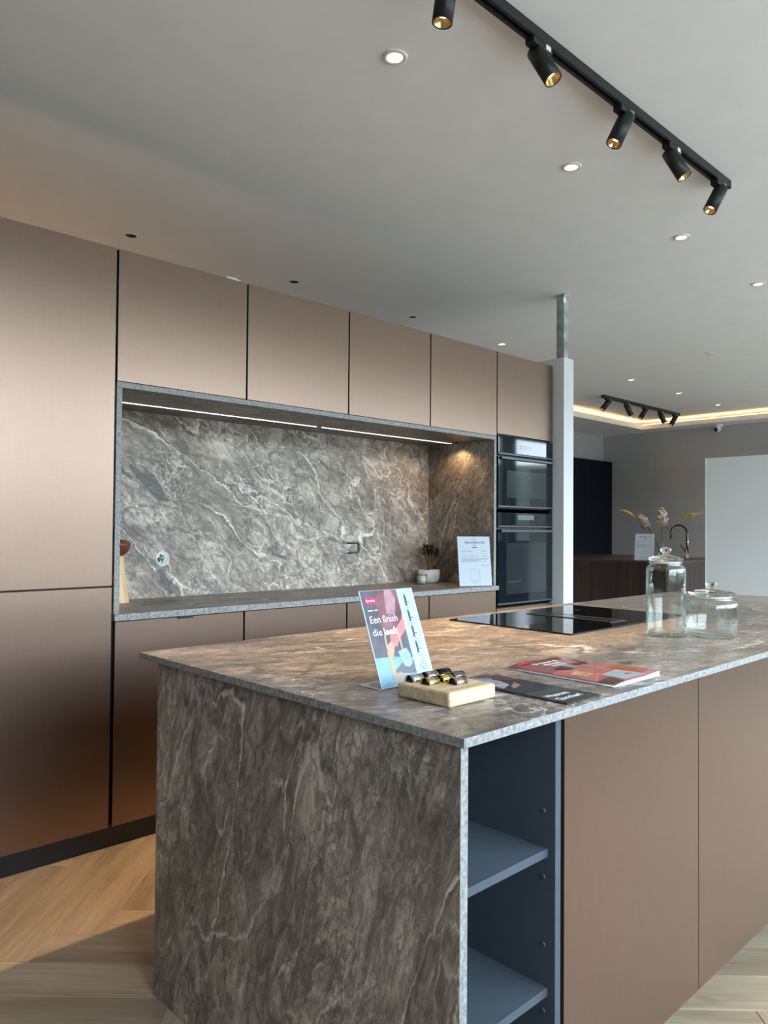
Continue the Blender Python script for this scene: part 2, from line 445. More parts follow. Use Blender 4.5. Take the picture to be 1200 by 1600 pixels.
def tube_bm(pts, radii, seg=12, bm=None):
    b = bm or bmesh.new()
    pts = [Vector(p) for p in pts]
    if not isinstance(radii, (list, tuple)): radii = [radii]*len(pts)
    rings = []
    prev = None
    for i, p in enumerate(pts):
        t = (pts[min(i+1, len(pts)-1)] - pts[max(i-1, 0)]).normalized()
        if prev is None:
            a = Vector((0, 0, 1)) if abs(t.z) < .9 else Vector((1, 0, 0))
            n = t.cross(a).normalized()
        else:
            n = (prev - t*prev.dot(t)).normalized()
        prev = n
        bn = t.cross(n)
        rings.append([b.verts.new(p + (n*math.cos(2*PI*k/seg) + bn*math.sin(2*PI*k/seg))*radii[i]) for k in range(seg)])
    for A, B in zip(rings, rings[1:]):
        for k in range(seg):
            j = (k+1) % seg
            b.faces.new((A[k], A[j], B[j], B[k]))
    b.faces.new(list(reversed(rings[0]))); b.faces.new(rings[-1])
    return b

def poly_bm(pts2, z0, z1, bm=None):
    """prism of a 2-D outline in local XY"""
    b = bm or bmesh.new()
    lo = [b.verts.new((x, y, z0)) for x, y in pts2]
    hi = [b.verts.new((x, y, z1)) for x, y in pts2]
    n = len(pts2)
    b.faces.new(hi); b.faces.new(list(reversed(lo)))
    for i in range(n):
        j = (i+1) % n
        b.faces.new((lo[i], lo[j], hi[j], hi[i]))
    bmesh.ops.recalc_face_normals(b, faces=b.faces[:])
    return b

def text_mesh(body, size, width=None, bold=0.0, align='LEFT', shear=0.0):
    cu = bpy.data.curves.new('lettering', 'FONT')
    cu.body = body; cu.size = size; cu.align_x = align; cu.extrude = 0.00015; cu.offset = bold; cu.shear = shear
    cu.resolution_u = 3
    o = bpy.data.objects.new('lettering', cu); C.objects.link(o)
    dg = bpy.context.evaluated_depsgraph_get()
    me = bpy.data.meshes.new_from_object(o.evaluated_get(dg))
    bpy.data.objects.remove(o, do_unlink=True)
    if width:
        xs = [v.co.x for v in me.vertices]; w = max(xs)-min(xs)
        for v in me.vertices: v.co.x *= width/w
    return me

def text(body, size, mat, parent, loc, rot=(0, 0, 0), **kw):
    me = text_mesh(body, size, **kw)
    me.materials.append(mat)
    o = bpy.data.objects.new('lettering', me)
    o.location = loc; o.rotation_euler = rot
    return link(o, parent)

def copy_tree(o, parent=None):
    c = o.copy(); C.objects.link(c); c.parent = parent
    for ch in list(o.children): copy_tree(ch, c)
    return c

# ================================================================ THE SETTING
# ---- floor with herringbone oak planks
floor = obj('floor', box_bm(X0, X2, Y0, Y1, -0.06, -0.012), simple('screed', (.12, .09, .06), .9), None)
tag(floor, 'oak herringbone plank floor of the showroom', kind='structure')
PW, PN = 0.155, 5
PL = PW*PN
S0, T0 = 2.36, -1.065        # where one plank corner lies, along (1,1)/sqrt2 and (1,-1)/sqrt2
def plank_bm(L, W, uo=0.0, vo=0.0, M_=None, bm=None):
    b = bm or bmesh.new()
    uvl = b.loops.layers.uv.verify()
    gx = 0.0006; bv = 0.0012; h = 0.012
    x0, x1, y0, y1 = gx, L-gx, gx, W-gx
    lo = [(x0, y0), (x1, y0), (x1, y1), (x0, y1)]
    hi = [(x0+bv, y0+bv), (x1-bv, y0+bv), (x1-bv, y1-bv), (x0+bv, y1-bv)]
    co = [(x, y, -h) for x, y in lo] + [(x, y, -bv) for x, y in lo] + [(x, y, 0) for x, y in hi]
    vs = [b.verts.new(M_ @ Vector(c) if M_ else c) for c in co]
    for q in [(8, 9, 10, 11)] + [(4+i, 4+(i+1) % 4, 8+(i+1) % 4, 8+i) for i in range(4)] + [(i, (i+1) % 4, 4+(i+1) % 4, 4+i) for i in range(4)]:
        f = b.faces.new([vs[i] for i in q])
        for l, i in zip(f.loops, q): l[uvl].uv = (co[i][0]+uo, co[i][1]+vo)
    return b
plank_me = bpy.data.meshes.new('floor_plank')
pb = plank_bm(PL, PW); pb.to_mesh(plank_me); pb.free(); plank_me.materials.append(M['oak'])
es, et = Vector((1, 1, 0))/math.sqrt(2), Vector((1, -1, 0))/math.sqrt(2)
cands = []
for row in range(-80, 90):
    for c in range(-90, 110):
        k = (c-row) % (2*PN)
        if k == 0:
            org = es*(S0+c*PW) + et*(T0+(row+1)*PW); ang = math.radians(45); mid = org + es*(PL/2) - et*(PW/2)
        elif k == 2*PN-1:
            org = es*(S0+c*PW) + et*(T0+row*PW); ang = math.radians(-45); mid = org + et*(PL/2) + es*(PW/2)
        else: continue
        if X0+.3 < mid.x < (X2-.3 if mid.y < YR-.3 else X1-.3) and Y0+.3 < mid.y < Y1-.3:
            cands.append((org, ang, mid))
# the ones in view and nearest the camera come first
def seen_rank(cn):
    m_ = cn[2]
    d1 = (m_ - Vector((0.95, 2.2, 0))).length
    d2 = (m_ - Vector((2.5, 0.5, 0))).length
    return min(d1, d2)
cands.sort(key=seen_rank)
for org, ang, mid in cands[:200]:
    o = bpy.data.objects.new('floor_plank', plank_me)
    o.location = org; o.rotation_euler = (0, 0, ang)
    link(o, floor)
rb = bmesh.new()
for org, ang, mid in cands[200:]:
    plank_bm(PL, PW, random.uniform(0, 60), random.uniform(0, 60), Matrix.Translation(org) @ Matrix.Rotation(ang, 4, 'Z'), rb)
tag(obj('floor_planks_beyond', rb, M['oak'], floor), kind='stuff')

# ---- ceiling and soffit
ceil = tag(obj('ceiling', box_bm(X0, X2, Y0, Y1, ZC, ZC+.15), M['plaster']), 'pale plaster ceiling with recessed lights', kind='structure')
sb = bmesh.new()
SX, SY = 10.27, 5.32
box_bm(4.9, SX, SY, Y1, 2.725, 2.775, 0, 2, sb)
box_bm(SX, X1, YR+.1, Y1, 2.725, 2.775, 0, 2, sb)
soff = tag(obj('ceiling_soffit', sb, M['plaster']), 'lowered ceiling edge with a warm light line behind it', kind='structure')
fb = bmesh.new()
box_bm(4.9, SX, SY-.018, SY, 2.722, 2.792, 0, 2, fb)
box_bm(SX-.018, SX, YR+.1, SY, 2.722, 2.792, 0, 2, fb)
obj('fascia', fb, M['white'], soff)
sb2 = bmesh.new()   # support of the soffit behind the light gap
box_bm(4.9, SX+.3, SY+.3, Y1, 2.775, ZC, 0, 2, sb2)
obj('soffit_back', sb2, M['plaster'], soff)
ledt = thing('cove_led_strip', 'warm orange light strip along the far lowered ceiling edge', 'light strip', (SX, SY, 2.78))
box('strip', M['led_cove'], ledt, 5.0, SX+.03, SY+.02, SY+.035, 2.776, 2.79)
box('strip', M['led_cove'], ledt, SX+.02, SX+.035, YR+.2, SY+.02, 2.776, 2.79)
box('strip', M['led_edge'], ledt, SX-.022, SX-.0185, YR+.15, SY-.03, 2.785, 2.793)

# ---- walls
tag(obj('wall_back', box_bm(X0, X1, Y1, Y1+.15, 0, ZC), M['wall']), 'grey back wall behind the cabinets', kind='structure')
tag(obj('wall_right', box_bm(X1, X1+.15, YR, Y1, 0, ZC), M['wall']), 'warm grey far wall behind the walnut island', kind='structure')
tag(obj('wall_return', box_bm(X1+.15, X2, YR, YR+.15, 0, ZC), M['wall']), 'grey wall returning from the far wall', kind='structure')
tag(obj('wall_end', box_bm(X2, X2+.15, Y0, YR, 0, ZC), M['white']), 'far right end wall of the showroom', kind='structure')
tag(obj('wall_left', box_bm(X0-.15, X0, Y0, Y1, 0, ZC), M['wall']), 'left end wall of the showroom', kind='structure')
wb = bmesh.new()
edges = [X0] + [v for p in WIN for v in p] + [X2]
for a, b_ in zip(edges[0::2], edges[1::2]): box_bm(a, b_, Y0-.2, Y0, 0, ZC, 0, 2, wb)
for a, b_ in WIN:
    box_bm(a, b_, Y0-.2, Y0, WZ1, ZC, 0, 2, wb)
    box_bm(a, b_, Y0-.2, Y0, 0, WZ0, 0, 2, wb)
tag(obj('wall_front', wb, simple('grey_front_wall', (.10, .11, .12), .8)), 'window wall on the street side', kind='structure')
for i, (a, b_) in enumerate(WIN):
    w = bmesh.new()
    for x in (a, b_-.05): box_bm(x, x+.05, Y0-.14, Y0-.08, WZ0, WZ1, 0, 2, w)
    for z in (WZ0, WZ1-.05): box_bm(a+.05, b_-.05, Y0-.14, Y0-.08, z, z+.05, 0, 2, w)
    tag(obj('window_%d' % (i+1), w, M['black']), 'dark framed shop window', kind='structure')

# white end of the partition wall beside the ovens, with its steel post
stub = tag(obj('wall_partition', box_bm(4.328, 4.445, 2.79, 3.62, 0, 2.412, .003), M['white']), 'white partition wall end beside the ovens', kind='structure')
post = thing('steel_post', 'bare galvanised steel post rising from the white partition to the ceiling', 'post', (4.37, 2.83, 2.412))
box('shaft', M['steel_post'], post, 4.342, 4.395, 2.80, 2.86, 2.412, ZC, .003)
for (z, s) in ((2.80, .012), (2.56, .006)):
    bb = bmesh.new()
    bmesh.ops.create_icosphere(bb, subdivisions=2, radius=1, matrix=Matrix.Translation((4.348-4.37, 2.80-2.83+.0, z-2.412)) @ Matrix.Diagonal((s*1.6, s*.35, s*2, 1)))
    obj('paint_smear', bb, M['paint_blob'], post, True)
bb = box_bm(4.335-4.37, 4.402-4.37, 2.793-2.83, 2.867-2.83, ZC-.012-2.412, ZC-2.412-.0005, .002)
obj('head_plate', bb, M['steel_post'], post)
box('corner_nail', M['paint_blob'], stub, 4.445, 4.453, 2.795, 2.805, 2.385, 2.395)

# ---- outdoors, seen only in reflections
tag(obj('ground', box_bm(-400, 400, -500, Y0-.2, -.5, -.12), simple('asphalt', (.42, .42, .40), .9, noise=.15, nscale=.3)), 'street outside the windows', kind='structure')
hb = bmesh.new()
rng = random.Random(3)
n = 60
ringA, ringB, ringC = [], [], []
for i in range(n+1):
    a = PI + PI*i/n
    h = 20 + 2.5*math.sin(i*.37) + 1.5*math.sin(i*1.1+1) + rng.uniform(-.7, .7)
    ringA.append(hb.verts.new((4+38*math.cos(a), Y0+34*math.sin(a), -.13)))
    ringB.append(hb.verts.new((4+185*math.cos(a), Y0+185*math.sin(a), h)))
    ringC.append(hb.verts.new((4+260*math.cos(a), Y0+260*math.sin(a), h*.8)))
for A, B in ((ringA, ringB), (ringB, ringC)):
    for i in range(n): hb.faces.new((A[i], A[i+1], B[i+1], B[i]))
tag(obj('hill', hb, simple('wooded_hill', (.03, .06, .035), .9, noise=.5, nscale=.2), None, True), 'wooded hills outside the windows', kind='structure')

# ================================================================ TALL AND WALL CABINETS
D = 2.864          # front plane of the doors
BK = 3.46          # back of the cabinets
GX = [0.087, 0.688, 1.291, 1.895, 2.500, 3.105, 3.707, 4.311]
ZT, ZN, ZD = 2.358, 1.835, 0.100
GAP = 0.0045
TH = 0.019
def door(parent, x0, x1, z0, z1, name='door'):
    return box(name, M['bronze'], parent, x0+GAP, x1-GAP, D, D+TH, z0, z1, .001)
def carcass(parent, x0, x1, z0, z1, inset=.0015):
    box('carcass', M['gap'], parent, x0+inset, x1-inset, D+TH+.002, BK, z0, z1, 0)

for x0, x1, lab in ((GX[0], GX[1], 'tall bronze cabinet at the far left end of the row'),
                    (GX[1], GX[2], 'tall bronze two-door cabinet left of the stone niche')):
    t = thing('tall_cabinet', lab, 'cabinet', ((x0+x1)/2, BK-.3, ZD), group='tall cabinets of the bronze wall')
    carcass(t, x0, x1, ZD, ZT)
    door(t, x0, x1, 1.0335, ZT)
    door(t, x0, x1, ZD, 1.0275)
wl = ['wall cabinet above the niche, beside the tall cabinet', 'second wall cabinet from the left above the niche',
      'third wall cabinet from the left above the niche', 'wall cabinet above the niche, next to the oven tower']
for i in range(4):
    x0, x1 = GX[2+i], GX[3+i]
    t = thing('wall_cabinet', 'bronze ' + wl[i], 'cabinet', ((x0+x1)/2, BK-.3, ZN), group='wall cabinets above the niche')
    carcass(t, x0, x1, ZN+.002, ZT)
    door(t, x0, x1, ZN+.002, ZT)
bl = ['bronze base cabinet with the black finger pull, left under the worktop', 'second bronze base cabinet from the left under the wall worktop',
      'bronze base cabinet behind the standing card, third from the left', 'bronze base cabinet under the worktop, next to the ovens']
for i in range(4):
    x0, x1 = GX[2+i], GX[3+i]
    if i == 0: x0 += .006
    t = thing('base_cabinet', bl[i], 'cabinet', ((x0+x1)/2, BK-.3, ZD), group='base cabinets under the wall worktop')
    carcass(t, x0, x1, ZD, .893)
    d_ = door(t, x0, x1, ZD, .891, 'front')
    if i == 0: box('pull_tab', M['black'], d_, 1.572, 1.636, D-.012, D+.002, .886, .895, .001)
# oven tower
ot = thing('oven_tower', 'tall bronze oven cabinet at the right end of the row', 'cabinet', ((GX[6]+GX[7])/2, BK-.3, ZD))
tb = bmesh.new()
ox, oy, oz = ot.location
for a in ((GX[6]+.0015, GX[6]+.016, D+TH+.002, BK, ZD, ZT), (GX[7]-.016, GX[7]-.0015, D+TH+.002, BK, ZD, ZT), (GX[6]+.016, GX[7]-.016, BK-.01, BK, ZD, ZT),
          (GX[6]+.016, GX[7]-.016, D+TH+.002, BK-.01, 1.846, ZT), (GX[6]+.016, GX[7]-.016, D+TH+.002, BK-.01, ZD, .782)):
    box_bm(a[0]-ox, a[1]-ox, a[2]-oy, a[3]-oy, a[4]-oz, a[5]-oz, 0, 2, tb)
obj('carcass', tb, M['gap'], ot)
door(ot, GX[6], GX[7], 1.853, ZT)
door(ot, GX[6], GX[7], ZD, .780, 'drawer_front')
box('side_trim', M['carcass'], ot, GX[7]-.008, GX[7]+.004, D+.004, D+TH, .79, 1.846, .001)
# plinth
tag(obj('plinth', box_bm(GX[0], GX[7], D+.062, D+.078, 0, ZD-.002, .001), M['plinth']), 'dark anthracite plinth board under the bronze wall cabinets', 'plinth')

# ---- ovens
def oven(name, label, z0, z1, panel_h, disp):
    x0, x1 = GX[6]+.008, GX[7]-.010
    t = thing(name, label, 'oven', ((x0+x1)/2, 3.1, z0))
    box('body', M['carcass'], t, x0+.014, x1-.014, D+TH+.004, D+.5, z0+.006, z1-.004)
    zp = z1 - panel_h
    p = box('control_panel', M['oven_glass'], t, x0, x1, D-.004, D+TH, zp, z1-.003, .0015)
    box('trim_strip', M['oven_trim'], t, x0, x1, D-.007, D+TH, zp-.012, zp-.001, .001)
    if disp:
        box('display', M['oven_display'], p, x0+.20, x0+.375, D-.0052, D-.003, zp+.035, zp+.066)
    else:
        box('display', M['oven_window'], p, x0+.22, x0+.36, D-.0045, D-.003, zp+.030, zp+.058)
    zd1 = zp - .024
    dr = box('door', M['oven_glass'], t, x0, x1, D-.006, D+TH, z0+.012, zd1, .002)
    h = box('handle', M['oven_trim'], dr, x0+.012, x1-.014, D-.026, D-.018, zd1-.018, zd1-.003, .002)
    for xx in (x0+.03, x1-.045):
        box('handle_mount', M['oven_trim'], dr, xx, xx+.015, D-.019, D-.005, zd1-.015, zd1-.006)
    wz0, wz1 = z0+.075, zd1-.085
    box('window', M['oven_window'], dr, x0+.085, x1-.078, D-.0068, D-.005, wz0, wz1, .0006)
    box('lower_trim', M['oven_trim'], dr, x0, x1, D-.0075, D+.002, z0+.013, z0+.024, .001)
    return t, dr, (x0, x1, wz0, wz1)
oven('compact_oven', 'black glass compact oven, upper of the two built-in ovens', 1.388, 1.845, .105, False)
t, dr, (wx0, wx1, wz0, wz1) = oven('oven', 'black glass full-size oven with grey display, lower of the two', .787, 1.372, .082, True)
box('rack', M['oven_trim'], dr, wx0+.09, wx0+.24, D-.0072, D-.0066, wz0+.075, wz0+.079)
for k in range(5):
    box('rack_hook', M['oven_window'], dr, wx1-.17, wx1-.155, D-.0072, D-.0066, wz0+.03+k*.055, wz0+.038+k*.055)

# ---- stone niche
NX0, NX1, NB = 1.2935, 3.700, 3.405
ZW = .922          # worktop surface
frame_top = tag(edged('niche_top_panel', NX0, NX1, D-.002, NB+.02, 1.812, 1.8345, .0008, M['stone_top'], ['-y']), 'stone panel closing the niche above, with light lines in it', 'panel')
tag(edged('niche_side_panel', NX0, NX0+.0225, D-.002, NB+.02, ZW+.0004, 1.8115, .0008, M['stone_side'], ['-y']), 'stone upright at the left of the niche', 'panel', 'niche uprights')
tag(edged('niche_side_panel', NX1-.022, NX1, D-.002, NB+.02, ZW+.0004, 1.8115, .0008, M['stone_side'], ['-y']), 'stone upright at the right of the niche, beside the ovens', 'panel', 'niche uprights')
tag(obj('splashback', box_bm(NX0+.023, NX1-.0225, NB, NB+.02, ZW+.0004, 1.8115), M['stone_back']), 'veined grey stone splashback at the back of the niche', 'splashback')
tag(edged('wall_worktop', NX0, 3.716, D-.014, NB+.03, .8955, ZW, .001, M['stone_top'], ['-y', 'x', '-x']), 'stone worktop along the bronze wall cabinets', 'worktop')
# light lines in the niche ceiling
for a, b_, lab in ((NX0+.024, 2.555, 'left'), (2.597, 3.655, 'right')):
    t = thing('niche_light', 'slim light line in the niche ceiling, %s of the two' % lab, 'light strip', ((a+b_)/2, 3.19, 1.812), group='niche light lines')
    box('diffuser', M['led'], t, a, b_, 3.186, 3.196, 1.8085, 1.8122)
    box('profile', M['ring'], t, a-.002, b_+.002, 3.183, 3.1858, 1.8095, 1.8118)
# small warm spot at the right end of the niche ceiling
t = thing('niche_spot', 'small round warm spot at the right end of the niche ceiling', 'spotlight', (3.625, 3.12, 1.812))
obj('rim', lathe_bm([(0.0, -.0032), (.014, -.0032), (.018, -.0012), (.018, -.0002)], 20, caps=False), M['black'], t)
ld = bpy.data.lights.new('niche_spot_light', 'SPOT'); ld.energy = 1.1; ld.color = WARM; ld.spot_size = math.radians(150); ld.spot_blend = .6; ld.shadow_soft_size = .01
lo = bpy.data.objects.new('niche_spot_light', ld); lo.location = (0, 0, -.006); lo.rotation_euler = (0, math.radians(20), 0); link(lo, t)

# socket holes in the splashback
t = thing('socket_hole', 'round open socket hole with loose wires at the left of the splashback', 'socket', (1.780, NB, 1.11))
def ring_y(ro, ri, dy, seg=28):
    b = bmesh.new()
    b2 = lathe_bm([(ri, 0), (ri, dy), (ro, dy), (ro, 0), (ri, 0)], seg, b, caps=False)
    bmesh.ops.rotate(b, verts=b.verts[:], cent=(0, 0, 0), matrix=Matrix.Rotation(PI/2, 3, 'X'))
    bmesh.ops.recalc_face_normals(b, faces=b.faces[:])
    return b
obj('ring', ring_y(.036, .031, .003), M['ring'], t, False)
cupm = simple('galvanised_cup', (.40, .41, .40), .25, .9)
cb_ = lathe_bm([(.031, -.0025), (.029, -.0015), (.0, -.001)], 28, caps=False)
bmesh.ops.rotate(cb_, verts=cb_.verts[:], cent=(0, 0, 0), matrix=Matrix.Rotation(-PI/2, 3, 'X'))
cb2 = lathe_bm([(0, .0012), (.031, .0012)], 28, caps=False)
bmesh.ops.rotate(cb2, verts=cb2.verts[:], cent=(0, 0, 0), matrix=Matrix.Rotation(PI/2, 3, 'X'))
cb_.free(); obj('cup', cb2, cupm, t)
for k, (col, pts) in enumerate(((( .35, .30, .02), [(-.018, -.002, -.012), (-.02, -.012, .0), (-.010, -.016, .006)]),
                                ((.01, .04, .015), [(-.014, -.002, .004), (-.006, -.014, -.004), (-.012, -.018, -.014)]),
                                ((.10, .22, .45), [(-.012, -.002, .018), (.0, -.014, .010), (-.004, -.018, -.004)]))):
    obj('wire', tube_bm(pts, .003, 8), simple('wire_%d' % k, col, .5), t, True)
t = thing('tap_outlet', 'folded wall bracket in an outlet hole of the splashback', 'wall outlet', (3.01, NB, 1.14))
obj('plug', ring_y(.022, .0, .003), simple('grey_plug', (.25, .25, .24), .5), t)
hk = [(-.040, -.006, .037), (.042, -.006, .038), (.050, -.008, .028), (.050, -.010, -.008), (.040, -.012, -.018), (-.040, -.016, -.022)]
obj('bracket', tube_bm(hk, .0058, 10), M['oven_trim'], t, True)

# ---- loose clip on top of the wall cabinets
t = thing('plastic_clip', 'small clear plastic clip lying on top of the wall cabinets', 'clip', (1.815, D+.012, ZT))
obj('strip', box_bm(-.028, .028, -.010, .010, 0, .012, .004), simple('clear_plastic', (.7, .7, .68), .3), t)
obj('tongue', box_bm(.010, .045, -.006, .006, .002, .008, .002), M['paint_blob'], t)

# ================================================================ ISLAND
IX0, IX1, IY0, IY1, IZB, IZ = .984, 4.335, .826, 2.008, .8965, .9135
FY = .848          # front plane of the island doors
slab = tag(edged('island_worktop', IX0, IX1, IY0, IY1, IZB, IZ, .0012, M['stone_island'], ['-y', 'x', '-x', 'y']), 'large grey-brown stone worktop of the island', 'worktop')
tag(edged('island_end_panel', .998, 1.018, FY-.003, 1.925, 0, IZB-.0003, .0008, M['stone_end'], ['-y', 'y']), 'stone end panel of the island, reaching down to the floor', 'panel')
sh = thing('shelf_unit', 'open blue-grey shelf unit in the near end of the island', 'shelf unit', (1.15, 1.13, 0))
box('side_panel', M['shelf'], sh, 1.289, 1.308, FY+.0, 1.42, .0, IZB-.0006, .0008)
box('side_panel', M['shelf_shaded'], sh, 1.0185, 1.024, FY+.010, 1.42, .0, IZB-.0006)
box('back_panel', M['shelf_shaded'], sh, 1.024, 1.289, 1.41, 1.42, .0, IZB-.0006)
for z in (.617, .345, .070):
    box('shelf', M['shelf'], sh, 1.0243, 1.2888, FY+.017, 1.409, z, z+.0165, .0006)
for z in (.705, .575, .442, .312, .182):
    pgm = lathe_bm([(.0, .002), (.0042, .002), (.0055, .0)], 14, caps=False)
    bmesh.ops.rotate(pgm, verts=pgm.verts[:], cent=(0, 0, 0), matrix=Matrix.Rotation(-PI/2, 3, 'Y'))
    bmesh.ops.translate(pgm, verts=pgm.verts[:], vec=(1.2888-1.15, .876-1.13, z))
    obj('hole_cap', pgm, M['shelf'], sh)
DX = [1.3165, 1.934, 2.550, 3.166, 3.782, 4.31]
dl = ['next to the open shelves', 'second from the open shelves', 'third from the open shelves', 'fourth from the open shelves', 'farthest from the open shelves']
for i in range(5):
    t = thing('island_cabinet', 'bronze island cabinet, ' + dl[i], 'cabinet', ((DX[i]+DX[i+1])/2, 1.2, .1), group='cabinets under the island worktop')
    box('carcass', M['gap'], t, DX[i]-(.008 if i == 0 else -.0005), DX[i+1]-.0005, FY+TH+.001, 1.40, .1, IZB-.004)
    box('door', M['bronze'], t, DX[i]+.0015, DX[i+1]-.0015, FY-.002, FY+TH-.002, .1, IZB-.006, .001)
t = tag(obj('island_plinth', box_bm(1.31, 4.30, FY+.085, FY+.101, 0, .098), M['plinth']), 'dark recessed plinth under the island doors', 'plinth')
for i in range(5):     # rear units facing the cabinet wall
    x0, x1 = 1.022 + (4.31-1.022)*i/5, 1.022 + (4.31-1.022)*(i+1)/5
    t = thing('island_rear_cabinet', 'bronze island cabinet facing the cabinet wall, number %s from the end panel' % ['one', 'two', 'three', 'four', 'five'][i], 'cabinet', ((x0+x1)/2, 1.7, .1), group='cabinets on the rear of the island')
    box('carcass', M['gap'], t, x0+.0005, x1-.0005, 1.425, 1.89, .1, IZB-.004)
    box('door', M['bronze'], t, x0+.0015, x1-.0015, 1.892, 1.911, .1, IZB-.006, .001)
tag(obj('island_rear_plinth', box_bm(1.022, 4.30, 1.84, 1.856, 0, .098), M['plinth']), 'dark recessed plinth on the rear of the island', 'plinth')

# ---- hob
hx0, hx1, hy0, hy1 = 2.205, 3.065, 1.392, 1.930
hob = thing('induction_hob', 'black glass induction hob with central extractor slot', 'hob', ((hx0+hx1)/2, (hy0+hy1)/2, IZ))
box('glass_plate', M['hob'], hob, hx0, hx1, hy0, hy1, IZ+.0002, IZ+.0055, .0015)
v = box('extractor', M['hob_vent'], hob, 2.585, 2.695, 1.46, 1.845, IZ+.0054, IZ+.0075, .0008)
box('extractor_slot', M['hole'], v, 2.592, 2.606, 1.468, 1.837, IZ+.0073, IZ+.0078)
box('extractor_slot', M['hole'], v, 2.674, 2.688, 1.468, 1.837, IZ+.0073, IZ+.0078)
dot = simple('hob_marking', (.10, .10, .11), .3)
for (zx, zy) in ((2.40, 1.54), (2.40, 1.79), (2.88, 1.54), (2.88, 1.79)):
    cr = bmesh.new()
    box_bm(zx-.012, zx+.012, zy-.0007, zy+.0007, 0, .0002, 0, 2, cr); box_bm(zx-.0007, zx+.0007, zy-.012, zy+.012, 0, .0002, 0, 2, cr)
    bmesh.ops.translate(cr, verts=cr.verts[:], vec=(-hob.location.x, -hob.location.y, .0055))
    obj('zone_mark', cr, dot, hob)

# ---- glass jars
def jar(label, x, y, r, h_body, neck_r, lid_r, knob_z, group='glass storage jars'):
    t = thing('glass_jar', label, 'jar', (x, y, IZ+.0003), group=group)
    w = .0032
    prof_o = [(0, .0), (r*.86, .0), (r*.96, .004), (r, .014), (r, h_body-.020), (r*.985, h_body-.011), (r*.94, h_body-.005), (neck_r+.004, h_body-.001), (neck_r, h_body+.003), (neck_r+.003, h_body+.008), (neck_r+.003, h_body+.014)]
    prof_i = [(neck_r-.002, h_body+.014), (neck_r-.004, h_body+.002), (r*.92-w, h_body-.008), (r-w-.002, h_body-.014), (r-w, h_body-.024), (r-w, .018), (r*.9-w, .010), (0, .009)]
    b = lathe_bm(prof_o + prof_i, 48, caps=False)
    obj('body', b, M['glass'], t, True)
    z = h_body+.0145
    lid = [(0, z), (neck_r-.006, z), (lid_r-.004, z+.001), (lid_r, z+.004), (lid_r, z+.008), (lid_r-.005, z+.011), (lid_r*.55, z+.017), (.012, z+.020), (.0085, z+.023),
           (.010, z+.026), (.0165, z+.031), (.019, z+.036), (.0165, z+.041), (.008, z+.0445), (0, z+.045)]
    l = obj('lid', lathe_bm(lid, 48, caps=False), M['lidglass'], t, True)
    obj('seal_ring', lathe_bm([(neck_r-.0055, z-.009), (neck_r-.0045, z-.009), (neck_r-.0045, z-.002), (neck_r-.0055, z-.002), (neck_r-.0055, z-.009)], 48, caps=False), M['seal'], l, True)
    return t
jar('tall narrow clear glass jar with knobbed lid on the island', 2.441, 1.178, .0630, .236, .050, .057, 0)
jar('short wide clear glass jar with knobbed lid on the island', 2.563, 1.078, .0835, .122, .066, .074, 0)

# ---- bamboo block and tap finish samples
blk = thing('sample_block', 'square bamboo block carrying metal tap finish samples', 'block', (1.199, 1.056, IZ+.0002))
bm_ = box_bm(-.0735, .0735, -.0735, .0735, 0, .0305, .006, 3)
bside = wood('bamboo_edge', (.52, .38, .20), (.72, .58, .38), 'x', .55, .5)
obj('board', bm_, M['bamboo'], blk)
sg = bmesh.new()
for i in range(10):
    a = -.02+i*.004
    box_bm(a, a+.0046, -.058+.0035*math.sin(i*1.3), -.0572+.0035*math.sin(i*1.3), .0303, .0307, 0, 2, sg)
obj('engraved_mark', sg, simple('engraving', (.10, .07, .04), .7), blk)
smp = [(-.040, .054, (.80, .80, .80), .12, 'polished chrome'), (.010, .056, (.40, .40, .42), .3, 'brushed steel'), (.054, .058, (.02, .026, .034), .3, 'matt black'),
       (.051, .016, (.30, .30, .31), .12, 'dark polished gunmetal'), (-.036, .013, (.72, .55, .26), .15, 'pale gold'), (.010, .015, (.85, .60, .16), .15, 'yellow brass'),
       (.008, -.024, (.62, .44, .40), .15, 'rose copper')]
for i, (sx, sy, col, ro, nm) in enumerate(smp):
    t = thing('tap_finish_sample', nm + ' half-tube tap finish sample on the bamboo block', 'sample', (blk.location.x+sx, blk.location.y+sy, IZ+.0307), math.radians(2*(i % 3)-2), 'tap finish samples')
    b = bmesh.new()
    ro_, ri_, ln = .0130, .0119, .034
    A, B = [], []
    nseg = 18
    for side, L_ in ((-1, A), (1, B)):
        for k in range(nseg+1):
            a = math.radians(-8) + math.radians(196)*k/nseg
            L_.append((b.verts.new((side*ln/2, ro_*math.cos(a), ro_*math.sin(a)+.0018)), b.verts.new((side*ln/2, ri_*math.cos(a), ri_*math.sin(a)+.0018))))
    for k in range(nseg):
        b.faces.new((A[k][0], A[k+1][0], B[k+1][0], B[k][0])); b.faces.new((A[k][1], B[k][1], B[k+1][1], A[k+1][1]))
        for S in (A, B): b.faces.new((S[k][0], S[k][1], S[k+1][1], S[k+1][0]))
    for k in (0, nseg): b.faces.new((A[k][0], B[k][0], B[k][1], A[k][1]))
    bmesh.ops.recalc_face_normals(b, faces=b.faces[:])
    obj('half_tube', b, simple('finish_%d' % i, col, ro, 1.0), t, True)
    obj('backing', box_bm(-.015, .015, -.0105, .0105, .0002, .0025, .0006), M['hole'], t)

